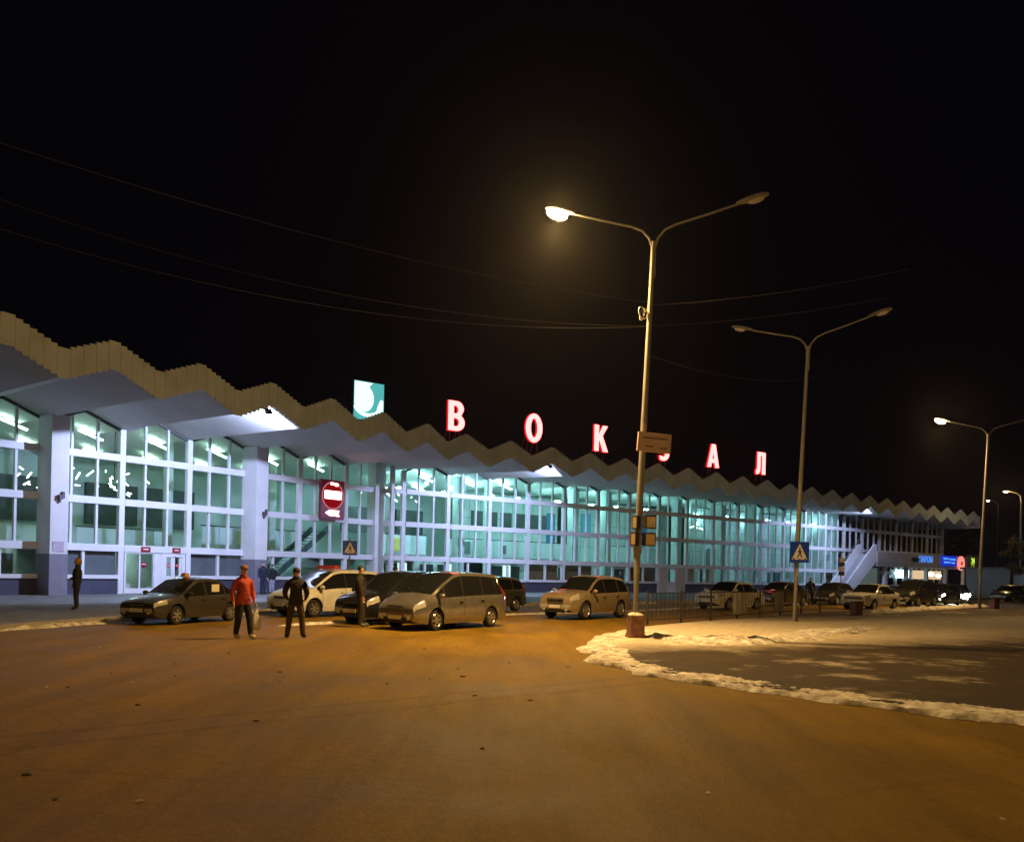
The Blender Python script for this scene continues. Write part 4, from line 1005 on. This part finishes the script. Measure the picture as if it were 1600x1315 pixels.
SEDAN=dict(L=4.15,W=1.68,top=[(-2.075,.60),(-2.05,.92),(-1.95,.98),(-1.45,1.0),(-.95,1.33),(-.55,1.41),(-.1,1.42),(.22,1.37),(.55,1.20),(1.02,.93),(1.5,.84),(1.9,.74),(2.05,.66),(2.075,.52)],
  belt=[(-2.08,.86),(-1.0,.90),(.2,.87),(1.2,.80),(2.08,.66)],wheels=(-1.22,1.25,.29),ws=(.22,1.02),rw=(-1.45,-.85),sg=(-1.32,.93),pil=[(-.12,-.03),(-1.02,-.93)],doors=[-.98,-.07,.92],grille=(.60,.07,.55),pz=.45)
BOXY=dict(SEDAN); BOXY.update(top=[(-2.075,.60),(-2.06,.92),(-1.98,.97),(-1.35,.99),(-.95,1.34),(-.7,1.40),(0,1.41),(.25,1.38),(.55,1.18),(.95,.95),(1.5,.90),(1.98,.83),(2.06,.76),(2.075,.55)],belt=[(-2.08,.88),(1.0,.87),(2.08,.76)],grille=(.64,.12,1.0))
MPV=dict(L=4.75,W=1.80,top=[(-2.375,.62),(-2.36,1.0),(-2.28,1.15),(-2.05,1.62),(-1.85,1.71),(-1.0,1.76),(-.2,1.77),(.3,1.72),(.8,1.50),(1.55,1.10),(1.95,.95),(2.25,.80),(2.36,.68),(2.375,.52)],
  belt=[(-2.38,1.06),(-1.0,1.04),(.6,1.0),(1.5,.92),(2.38,.70)],wheels=(-1.42,1.45,.315),ws=(.32,1.55),rw=(-2.28,-1.95),sg=(-2.12,1.42),pil=[(.02,.12),(-1.02,-.94),(.93,.98)],doors=[-1.08,.07,1.10],grille=(.72,.05,.62),pz=.40,van=True,dkh=False)
SUV=dict(L=4.25,W=1.78,top=[(-2.125,.70),(-2.11,1.05),(-2.05,1.12),(-1.80,1.52),(-1.6,1.61),(-.8,1.68),(-.2,1.68),(.15,1.63),(.5,1.42),(1.05,1.12),(1.6,1.05),(1.95,.95),(2.10,.82),(2.125,.6)],
  belt=[(-2.13,1.06),(-.5,1.02),(1.0,.98),(2.13,.82)],wheels=(-1.25,1.28,.345),ws=(.18,1.05),rw=(-2.0,-1.68),sg=(-1.88,.98),pil=[(-.17,-.07),(-1.15,-1.05)],doors=[-1.08,-.12,.93],zc=.27,grille=(.78,.05,.74),grille2=(.70,.62),pz=.50,van=True)
VAN=dict(SUV); VAN.update(L=4.3,W=1.70,top=[(-2.15,.62),(-2.13,1.02),(-2.08,1.15),(-1.9,1.50),(-1.7,1.58),(-.8,1.62),(-.1,1.62),(.3,1.57),(.7,1.36),(1.3,1.02),(1.75,.90),(2.05,.78),(2.13,.68),(2.15,.52)],belt=[(-2.15,1.0),(0,.98),(1.2,.90),(2.15,.68)],ws=(.3,1.3),rw=(-2.06,-1.78),sg=(-1.95,1.2),zc=.20,wheels=(-1.28,1.32,.30),doors=[-1.08,-.08,.98],grille=(.66,.09,.56),grille2=None,pz=.42)
HATCH=dict(VAN); HATCH.update(L=3.9,W=1.66,top=[(-1.95,.62),(-1.93,.98),(-1.88,1.08),(-1.6,1.38),(-1.3,1.44),(-.5,1.47),(0,1.45),(.3,1.38),(.65,1.18),(1.1,.95),(1.5,.87),(1.85,.76),(1.94,.66),(1.95,.5)],belt=[(-1.95,.95),(0,.90),(1.1,.85),(1.95,.66)],ws=(.26,1.1),rw=(-1.86,-1.5),sg=(-1.72,1.02),wheels=(-1.18,1.2,.29),doors=[-1.0,-.1,.92],pil=[(-.15,-.05),(-1.05,-.95)],grille=(.60,.06,.5))
A=lambda hx,hy: math.atan2(hy,hx)
c=car('sedan','dark brown grey sedan with a paper in its rear side window by the pavement','car' and (-9.62,24.9,0),A(-.36,-.93),SEDAN,paintm('paint_dark_bronze',(.055,.050,.042),.35,.35),roofbox=((.50,.26,.13),.20))
mb=MB(); mb.box((-.52,.70,1.10),(.36,.012,.24),0); o=mb.build('paper_sheet',mat('paper',(.72,.66,.5),.8),c); o.rotation_euler=(0,0,0); o.location=(0,.055,0); c.scale=(.90,.90,.92)
car('minivan','white minivan with a red taxi box on its roof, behind the standing man',(-6.50,30.0,0),A(-.60,-.80),VAN,paintm('paint_white',(.72,.71,.68),.4),'car',roofbox=((.42,.05,.03),.95))
car('hatchback','black car with a white number plate between the white minivan and silver people carrier',(-3.60,27.0,0),A(-.57,-.82),VAN,paintm('paint_black',(.010,.010,.012),.2))
c=car('people_carrier','silver people carrier parked nearest the camera on the open road',(-1.98,24.95,0),A(-.575,-.818),MPV,paintm('paint_silver',(.40,.38,.35),.27,.75)); c.scale=(.89,.92,.93)
car('hatchback','dark olive hatchback whose tail shows behind the silver people carrier',(-1.15,35.6,0),A(-.62,-.785),HATCH,paintm('paint_olive',(.06,.06,.045),.3,.3))
c=car('sport_utility_car','beige sport utility car with a dark bonnet left of the red plinth',(2.82,31.86,0),A(-.62,-.785),SUV,paintm('paint_gold',(.42,.33,.20),.35,.4)); c.scale=(.95,.95,.95)
car('sedan','cream white car half hidden by the grey banner on the railing',(11.15,43.0,0),A(-.74,-.67),BOXY,paintm('paint_cream',(.70,.66,.55),.4),low=True)
car('sedan','dim brown sedan behind the middle lamp post',(16.0,50.1,0),A(-.74,-.67),SEDAN,paintm('paint_brown',(.10,.075,.045),.3,.4),low=True)
car('sedan','dark sedan with glinting headlights in front of the outside stair',(20.7,54.2,0),A(-.70,-.71),SEDAN,paintm('paint_charcoal',(.07,.06,.045),.25,.4),low=True)
car('sedan','boxy white sedan behind the brown bin',(20.1,47.2,0),A(-.74,-.67),BOXY,paintm('paint_white2',(.74,.71,.62),.4),low=True)
car('sport_utility_car','dark sport utility car right of the boxy white sedan',(26.2,55.0,0),A(-.74,-.67),SUV,paintm('paint_dark_green',(.035,.035,.028),.3,.3),low=True)
car('hatchback','dark grey hatchback with one glowing headlight near the shop signs',(29.9,58.7,0),A(-.70,-.71),HATCH,paintm('paint_dark_grey',(.05,.05,.05),.3,.3),low=True,lit='dim')
car('sedan','dark car with dazzling white headlights beside the far lamp post',(33.5,63.3,0),A(-.45,-.89),SEDAN,paintm('paint_dark2',(.04,.04,.04),.3,.3),low=True,lit='full')
car('sedan','dark car parked right of the far lamp post',(42.2,71.5,0),A(-.80,-.60),SEDAN,paintm('paint_dark3',(.05,.05,.055),.25,.4),low=True)
car('hatchback','dark hatchback at the right edge before the low pale building',(46.0,75.5,0),A(-.80,-.60),HATCH,paintm('paint_dark4',(.03,.03,.034),.25,.4),low=True)

# ------------------------------------------------------------------ people
def person(label,loc,ang,H,cols,pose=None,headturn=0.,extras=None,wide=1.0,jlen=.84):
    """cols: skin, top, trousers, shoes, hair ; faces +X"""
    root=thing('person',label,'person',loc,ang)
    k=H/1.76; J={}
    J['pelvis']=(0,0,.96); J['waist']=(.01,0,1.10); J['chest']=(0,0,1.30); J['upper']=(-.01,0,1.43); J['neck']=(0,0,1.50); J['head0']=(.015,0,1.575)
    J['head1']=(.025,0,1.66); J['head2']=(.01,0,1.735)
    for s,n in ((1,'l'),(-1,'r')):
        J['hip'+n]=(0,.095*s,.88); J['kne'+n]=(.03,.105*s,.50); J['ank'+n]=(0,.11*s,.10); J['toe'+n]=(.17,.125*s,.045)
        J['sho'+n]=(-.01,.185*s,1.41); J['elb'+n]=(-.03,.255*s,1.12); J['wri'+n]=(.05,.27*s,.87); J['pal'+n]=(.07,.27*s,.80)
    if pose: J.update(pose)
    rad={'pelvis':(.150,.185),'waist':(.148,.178),'chest':(.150,.195),'upper':(.105,.155),'neck':(.055,.055),'head0':(.075,.068),'head1':(.095,.078),'head2':(.06,.055)}
    for n in 'lr':
        rad.update({'hip'+n:(.118,.112),'kne'+n:(.086,.084),'ank'+n:(.070,.066),'toe'+n:(.044,.052),'sho'+n:(.085,.085),'elb'+n:(.066,.066),'wri'+n:(.038,.034),'pal'+n:(.022,.040)})
    E=[('pelvis','waist'),('waist','chest'),('chest','upper'),('upper','neck'),('neck','head0'),('head0','head1'),('head1','head2')]
    for n in 'lr':
        E+=[('pelvis','hip'+n),('hip'+n,'kne'+n),('kne'+n,'ank'+n),('ank'+n,'toe'+n),('upper','sho'+n),('sho'+n,'elb'+n),('elb'+n,'wri'+n),('wri'+n,'pal'+n)]
        w=Vector(J['wri'+n]); p=Vector(J['pal'+n]); d=(p-w).normalized(); s=1 if n=='l' else -1
        side=Vector((1,0,0))-d*d.x
        if side.length<.2: side=Vector((0,0,1))-d*d.z
        side.normalize(); pm=d.cross(side)*(-s)
        for fi,(o_,ln) in enumerate(((.026,.072),(.009,.082),(-.009,.076),(-.026,.06))):
            a='f%s%da'%(n,fi); b_='f%s%db'%(n,fi); c_='f%s%dc'%(n,fi)
            J[a]=tuple(p+side*o_*.9+d*.025); J[b_]=tuple(p+side*o_+d*(.025+ln*.5)+pm*.008); J[c_]=tuple(p+side*o_*.95+d*(.02+ln*.85)+pm*.034)
            for q in (a,b_,c_): rad[q]=(.0095,.0095) if q!=c_ else (.0078,.0078)
            E+=[('pal'+n,a),(a,b_),(b_,c_)]
        a,b_='t%sa'%n,'t%sb'%n; J[a]=tuple(w+d*.05+side*.036); J[b_]=tuple(w+d*.085+side*.055+pm*.015); rad[a]=(.011,.011); rad[b_]=(.009,.009); E+=[('wri'+n,a),(a,b_)]
    names=list(J); idx={n:i for i,n in enumerate(names)}
    me=bpy.data.meshes.new('person_skin'); me.from_pydata([tuple(Vector(J[n])*k) for n in names],[(idx[a],idx[b_]) for a,b_ in E],[])
    o=bpy.data.objects.new('tmp',me); COL.objects.link(o)
    sk=o.modifiers.new('s','SKIN'); sk.use_smooth_shade=True; sk.branch_smoothing=.4
    for n in names:
        v=me.skin_vertices[0].data[idx[n]]; r=rad[n]; f=k
        if n in ('pelvis','waist','chest','upper') or n[:3] in ('sho','elb'): f=k*wide
        v.radius=(r[0]*f,r[1]*f); v.use_root=(n=='pelvis')
    sb_=o.modifiers.new('u','SUBSURF'); sb_.levels=2; sb_.render_levels=2
    bpy.context.view_layer.update()
    m2=bpy.data.meshes.new_from_object(o.evaluated_get(bpy.context.evaluated_depsgraph_get())); bpy.data.objects.remove(o)
    m2.name='person_body'; m2.materials.clear()
    for c_ in ('skin','top','trousers','shoes'): m2.materials.append(cols[c_])
    wl,wr=Vector(J['wril'])*k,Vector(J['wrir'])*k; nz=J['neck'][2]*k; nk=Vector(J['neck'])*k
    el,er=Vector(J['elbl'])*k,Vector(J['elbr'])*k
    for p in m2.polygons:
        c_=p.center; mi=1
        arm=min((c_-wl).length,(c_-el).length,(c_-wr).length,(c_-er).length,(c_-(wl+el)/2).length,(c_-(wr+er)/2).length)<.14*k and abs(c_.y)>.12*k
        dl=(Vector(J['pall'])*k-wl).normalized(); dr=(Vector(J['palr'])*k-wr).normalized()
        if c_.z>nz+.035*k and (c_-nk).length<.4*k and abs(c_.y-nk.y)<.16*k: mi=0
        elif any((c_-w_).length<.26*k and (c_-w_).dot(d_)>-.005 and ((c_-w_)-d_*(c_-w_).dot(d_)).length<.075*k for w_,d_ in ((wl,dl),(wr,dr))): mi=0
        elif arm: mi=1
        elif c_.z<.115*k: mi=3
        elif c_.z<jlen*k: mi=2
        p.material_index=mi; p.use_smooth=True
    # sculpt the face: nose, brow, chin on the front of the head
    hd=Vector(J['head1'])*k
    for v in m2.vertices:
        q=(v.co-hd)/k
        if q.length<.17 and v.co.z>nz+.05*k and q.x>.02:
            a=math.exp(-((q.y/.018)**2+((q.z+.022)/.026)**2)); v.co.x+=.022*k*a
            a=math.exp(-((abs(q.y)-.033)/.016)**2-((q.z-.012)/.012)**2); v.co.x-=.008*k*a
            a=math.exp(-((q.y/.03)**2+((q.z+.095)/.022)**2)); v.co.x+=.012*k*a
    b=bpy.data.objects.new('body',m2); COL.objects.link(b); b.parent=root
    # ears, eyes, mouth as small pieces set into the head
    mb=MB()
    for s in (1,-1):
        mb.ell(hd+Vector((-.005,s*.078,-.01))*k,(.022*k,.012*k,.034*k),8,6,0); mb.ell(hd+Vector((.086,s*.031,.012))*k,(.008*k,.013*k,.007*k),8,6,1)
    mb.ell(hd+Vector((.086,0,-.058))*k,(.010*k,.024*k,.006*k),8,6,2)
    mb.build('face_features',[cols['skin'],M['black'],mat('lips',(.32,.12,.09),.6)],root,smooth=True)
    if cols.get('hair'):
        mb=MB(); rows=[]
        for i in range(9):
            t=(math.pi*.62)*i/8; row=[]
            for j in range(16):
                a=2*math.pi*j/16; fr=.55 if math.cos(a)>.35 and t>1.05 else 1
                tt=min(t,1.02) if math.cos(a)>.35 else t
                row.append(hd+Vector((-.008+.105*math.sin(tt)*math.cos(a),.088*math.sin(tt)*math.sin(a),.012+.098*math.cos(tt)))*k)
            rows.append(row)
        mb.grid(rows,0,True); mb.build('hair',cols['hair'],root,smooth=True)
    if cols.get('cap'):
        mb=MB(); rows=[]
        for i in range(7):
            t=(math.pi*.5)*i/6; rows.append([hd+Vector((-.005+.115*math.sin(t)*math.cos(a),.098*math.sin(t)*math.sin(a),.022+.098*math.cos(t)))*k for a in [2*math.pi*j/16 for j in range(16)]])
        mb.grid(rows,0,True); mb.box(hd+Vector((.13,0,.03))*k,(.10*k,.13*k,.012*k)); mb.build('cap',cols['cap'],root,smooth=True)
    if cols.get('hood'):
        mb=MB(); rows=[]
        for i in range(9):
            t=math.pi*.80*i/8; row=[]
            for j in range(18):
                a=2*math.pi*j/18; ca=math.cos(a); r=.128+ (.03*i/8)
                x=r*math.sin(t)*ca; x=min(x,.055) if ca>0 and t>.75 else x
                row.append(hd+Vector((-.015+x,.118*(1+.25*i/8)*math.sin(t)*math.sin(a),-.01+.145*math.cos(t)))*k)
            rows.append(row)
        mb.grid(rows,0,True); mb.build('hood',cols['hood'],root,smooth=True)
    # collar and jacket hem
    mb=MB(); nkp=Vector(J['neck'])*k
    mb.lathe([(.085*k,-.03*k),(.092*k,.01*k),(.080*k,.045*k),(.072*k,.04*k)],16,0,nkp+Vector((-.005*k,0,0))); mb.build('collar',cols['top'],root,smooth=True)
    return root
def cloth(n,c,r=.85,var=.3): return mat(n,c,r,var=var,vscale=5,bump=1.0,bscale=11)
SK=mat('skin',(.55,.33,.22),.55,var=.06,vscale=12); HR=mat('dark_hair',(.02,.014,.01),.7)
DK=cloth('dark_jacket',(.022,.018,.016)); DT=cloth('dark_trousers',(.030,.022,.016)); BS=cloth('black_shoes',(.015,.013,.012),.5); NV=cloth('navy_jacket',(.016,.02,.045)); JN=cloth('jeans_blue',(.05,.07,.20)); LG=cloth('pale_trousers',(.30,.32,.42))
# man in red jacket, carrying a white bag, stepping to the right
red=person('man in a red jacket and black trousers walking with a white bag',(-6.22,19.55,0),R(-38),1.70,dict(skin=SK,top=cloth('red_jacket',(.44,.058,.034),.8),trousers=cloth('black_trousers',(.012,.012,.012)),shoes=cloth('tan_shoes',(.45,.36,.25),.6),cap=cloth('brown_cap',(.22,.12,.06))),
  pose=dict(knel=(.12,.105,.50),ankl=(.17,.11,.09),toel=(.34,.13,.045),kner=(-.02,-.105,.50),ankr=(-.12,-.11,.09),toer=(.05,-.125,.045),elbr=(-.05,-.27,1.13),wrir=(.0,-.275,.88),palr=(.02,-.275,.81),elbl=(.0,.25,1.13),wril=(.10,.25,.89),pall=(.13,.25,.825)),wide=1.08)
mb=MB(); rows=[]
for z,w_,t in ((.0,.03,.03),(-.10,.07,.045),(-.22,.13,.07),(-.34,.15,.08),(-.42,.14,.07),(-.46,.09,.04)):
    rows.append([(w_*math.cos(a)+.012*math.sin(3*a+z*20),t*math.sin(a)+.008*math.cos(5*a),z) for a in [2*math.pi*j/16 for j in range(16)]])
mb.grid(rows,0,True); mb.face(rows[-1]); mb.tube([(-.03,0,0),(-.02,0,.10),(.02,0,.10),(.03,0,0)],.008,6)
o=mb.build('carrier_bag',mat('white_plastic',(.72,.68,.62),.5,bump=.5,bscale=14),None,smooth=60)
bpy.context.view_layer.update(); hp=red.matrix_world@(Vector((.15,.255,.765))*(1.70/1.76)); o.location=(hp.x,hp.y,hp.z-.07); o.rotation_euler=(0,R(4),R(20)); tag(o,'white plastic carrier bag hanging from the hand of the man in red','bag')
person('man in black jacket seen from behind, standing legs apart before the white minivan',(-5.10,19.95,0),R(98),1.68,dict(skin=SK,top=DK,trousers=cloth('brown_trousers',(.055,.038,.024)),shoes=BS,hair=HR),
  pose=dict(knel=(.02,.15,.50),ankl=(-.02,.19,.09),toel=(.14,.23,.045),kner=(.02,-.15,.50),ankr=(-.02,-.19,.09),toer=(.14,-.23,.045),elbl=(-.03,.275,1.13),wril=(.13,.22,.96),pall=(.18,.17,.93),elbr=(-.03,-.275,1.13),wrir=(.13,-.22,.96),palr=(.18,-.17,.93)),wide=1.12)
person('person in an orange hood and long dark coat standing on the pavement',(-14.02,27.2,.15),R(-150),1.66,dict(skin=SK,top=cloth('long_coat',(.018,.014,.012)),trousers=DT,shoes=BS,hood=cloth('orange_hood',(.34,.17,.03))),
  pose=dict(elbl=(.06,.24,1.14),wril=(.22,.14,1.06),pall=(.27,.10,1.06),elbr=(.02,-.25,1.12),wrir=(.10,-.24,.88),palr=(.12,-.24,.81)),wide=1.05,jlen=.62)
person('man in a dark brown coat leaning by the front of the black car',(-4.35,24.2,0),R(15),1.76,dict(skin=SK,top=cloth('brown_coat',(.030,.022,.015)),trousers=DT,shoes=cloth('grey_shoes',(.10,.10,.10),.5),hair=HR),wide=1.15,jlen=.75,
  pose=dict(ankl=(.12,.11,.09),toel=(.29,.13,.045),knel=(.09,.105,.5)))
person('man in dark jacket and cap standing behind the black car',(-4.2,30.4,0),R(-100),1.76,dict(skin=SK,top=cloth('taupe_jacket',(.05,.04,.035)),trousers=DT,shoes=BS,cap=cloth('dark_cap',(.02,.017,.017))),wide=1.1)
person('man in a navy jacket and dark trousers beside the right pillar',(-13.55,45.9,.15),R(-40),1.76,dict(skin=SK,top=NV,trousers=cloth('dark_blue_trousers',(.02,.025,.06)),shoes=BS,hair=HR),wide=1.08)
person('person in black jacket and pale trousers facing the man in navy',(-13.25,46.6,.15),R(150),1.66,dict(skin=SK,top=cloth('black_jacket',(.012,.012,.014)),trousers=LG,shoes=BS,hair=HR))
person('dark figure on the pavement behind the beige sport utility car',(8.2,63.6,.15),R(200),1.74,dict(skin=SK,top=DK,trousers=DT,shoes=BS,hair=HR))
person('dark figure between two parked sedans near the middle lamp post',(18.15,51.2,0),R(-110),1.70,dict(skin=SK,top=cloth('olive_jacket',(.03,.028,.02)),trousers=DT,shoes=BS,hair=HR),wide=1.1)

# ------------------------------------------------------------------ overhead cables
def cable(label,a,b,sag,r=.0038):
    a=Vector(a); b=Vector(b); n=40; pts=[]
    for i in range(n+1):
        t=i/n; p=a.lerp(b,t); p.z-=4*sag*t*(1-t); pts.append(p)
    mb=MB(); mb.tube(pts,r,5); tag(mb.build('cable',mat('cable_sheath',(.11,.10,.09),.35),None,smooth=True),label,'cable','overhead cables at the nearest lamp post')
cable('upper cable running left from the nearest lamp post',(3.36,21.5,8.62),(-12.5,13.0,9.6),.55)
cable('middle cable running left from the nearest lamp post',(3.34,21.5,8.02),(-12.0,17.5,9.6),.75)
cable('lowest cable running left from the nearest lamp post',(3.34,21.4,7.98),(-12.2,15.5,8.6),.85)
cable('upper cable running right from the nearest lamp post',(3.36,21.5,8.55),(9.0,19.4,8.85),.14)
cable('second cable running right from the nearest lamp post',(3.34,21.5,8.02),(8.9,20.4,8.5),.12)
cable('low cable from the nearest lamp post towards the middle lamp post',(3.30,21.5,7.30),(11.3,31.6,9.2),.35)
mb=MB(); pts=[]
for i in range(26):
    a=i*.62; pts.append((3.19-.06*math.sin(a*.7)+.10*math.cos(a)*.6,21.42+.05*math.sin(a),8.35+.16*math.sin(a)-.004*i))
mb.tube(pts,.012,5); tag(mb.build('cable_coil',M['steel'],None,smooth=True),'loose coil of cable tied high on the nearest lamp post','cable')

# ------------------------------------------------------------------ far right: low pale building, trees
r=thing('low_building','low pale building with dark windows at the right edge','building',(62,92,0),R(8))
mb=MB(); mb.box((0,0,1.5),(22,7,3.0)); mb.build('wall',mat('pale_wall',(.42,.46,.50),.7,var=.08),r)
mb=MB(); mb.box((0,-.1,3.1),(23,8,.22)); mb.build('roof',M['kerb'],r)
for x in (-7.2,-4.4,-1.5,4,7):
    mb=MB(); mb.box((x,-3.52,1.75),(1.3,.06,1.2)); w_=mb.build('window',M['white'],r); mb=MB(); mb.box((x,-3.56,1.75),(1.12,.03,1.02)); mb.build('pane',M['carglass'],w_)
l=bpy.data.lights.new('wall_lamp_light','POINT'); l.energy=260; l.color=(.65,.85,1); l.shadow_soft_size=.2; o=bpy.data.objects.new('wall_lamp_light',l); COL.objects.link(o); o.location=(57.5,86.3,3.9)
mb=MB(); mb.ell((-4.9,-4.4,3.75),(.30,.14,.08)); mb.bar((-4.9,-3.5,3.6),(-4.9,-4.3,3.8),.05,.05); mb.build('wall_lamp',M['darkmetal'],r)
def tree(label,loc,h,cr,col,seed,n=1500):
    rnd=random.Random(seed); r=thing('tree',label,'tree',loc)
    mb=MB(); mb.tube([(0,0,0),(.1,.05,h*.3),(.05,0,h*.55),(.15,.1,h*.9)],[.22,.17,.11,.03],8)
    cl=[]
    for i in range(9):
        a=rnd.uniform(0,6.28); z=h*rnd.uniform(.35,.75); e=Vector((math.cos(a)*cr*rnd.uniform(.5,.9),math.sin(a)*cr*rnd.uniform(.5,.9),z+h*rnd.uniform(.1,.22)))
        mb.tube([(.06,0,z),tuple(Vector((.06,0,z)).lerp(e,.5)+Vector((0,0,.2))),tuple(e)],[.07,.045,.015],6); cl.append(e)
    cl.append(Vector((.15,.1,h*.92))); mb.build('trunk',mat('bark',(.07,.05,.035),.9),r,smooth=True)
    mb=MB()
    for i in range(n):
        c_=rnd.choice(cl)+Vector((rnd.gauss(0,.45),rnd.gauss(0,.45),rnd.gauss(0,.38)))*cr*.5
        s=rnd.uniform(.10,.24); q=Matrix.Rotation(rnd.uniform(0,6),3,'Z')@Matrix.Rotation(rnd.uniform(-1.2,1.2),3,'X')
        mb.face([c_+q@Vector(v) for v in ((-s,0,0),(0,-s*.55,.02),(s,0,0),(0,s*.55,.02))])
    mb.build('crown',mat('leaves',col,.8,var=.35,vscale=1.5),r); return r
tree('small tree under the brighter far lamp before the low pale building',(50.7,85.6,0),6.2,1.25,(.20,.15,.03),3,700)
tree('dark tree beyond the station end, left of the far lamp post',(60.5,118,0),10,4,(.06,.07,.03),5)
tree('dark tree behind the low pale building',(76,114,0),9,4,(.06,.07,.03),9)

# ------------------------------------------------------------------ added scattering volume that imitates lens bloom round the lamps
mb=MB(); mb.box((10,110,7.5),(330,320,17.2)); hz=mb.build('bloom_volume',[],None); tag(hz,kind='stuff')
hm_=bpy.data.materials.new('bloom_scatter'); hm_.use_nodes=True; nt=hm_.node_tree; nt.nodes.remove(nt.nodes['Principled BSDF'])
pv=nt.nodes.new('ShaderNodeVolumePrincipled'); pv.inputs['Density'].default_value=.00022; pv.inputs['Color'].default_value=(.85,.85,.85,1); pv.inputs['Anisotropy'].default_value=.84
nt.links.new(pv.outputs[0],nt.nodes['Material Output'].inputs['Volume']); hz.data.materials.append(hm_)
# ------------------------------------------------------------------ night sky, camera
w=bpy.data.worlds.new('World'); sc.world=w; w.use_nodes=True
bg=w.node_tree.nodes['Background']
sky=w.node_tree.nodes.new('ShaderNodeTexSky'); sky.sky_type='NISHITA'; sky.sun_disc=False; sky.sun_elevation=R(-8); sky.sun_rotation=R(200)
mixn=w.node_tree.nodes.new('ShaderNodeMix'); mixn.data_type='RGBA'; mixn.inputs[0].default_value=.95; mixn.inputs[7].default_value=(.026,.018,.036,1)
w.node_tree.links.new(sky.outputs[0],mixn.inputs[6]); w.node_tree.links.new(mixn.outputs[2],bg.inputs[0]); bg.inputs[1].default_value=.05
cam=bpy.data.cameras.new('camera'); cam.sensor_width=36; cam.lens=1317/1600*36; cam.shift_y=(892-657.5)/1600; cam.clip_end=2000; cam.clip_start=.1
co=bpy.data.objects.new('camera',cam); COL.objects.link(co)
co.matrix_world=Matrix.Translation((0,0,1.7))@Matrix.Rotation(R(90),4,'X')@Matrix.Rotation(.0213,4,'Z')
sc.camera=co
sc.view_settings.view_transform='Standard'; sc.view_settings.look='None'; sc.view_settings.exposure=0; sc.view_settings.gamma=1
cy=sc.cycles; cy.use_denoising=True
try: cy.denoiser='OPENIMAGEDENOISE'
except Exception: pass
cy.max_bounces=8; cy.diffuse_bounces=3; cy.glossy_bounces=3; cy.transparent_max_bounces=16; cy.caustics_reflective=False; cy.caustics_refractive=False
cy.sample_clamp_indirect=6; cy.use_light_tree=True
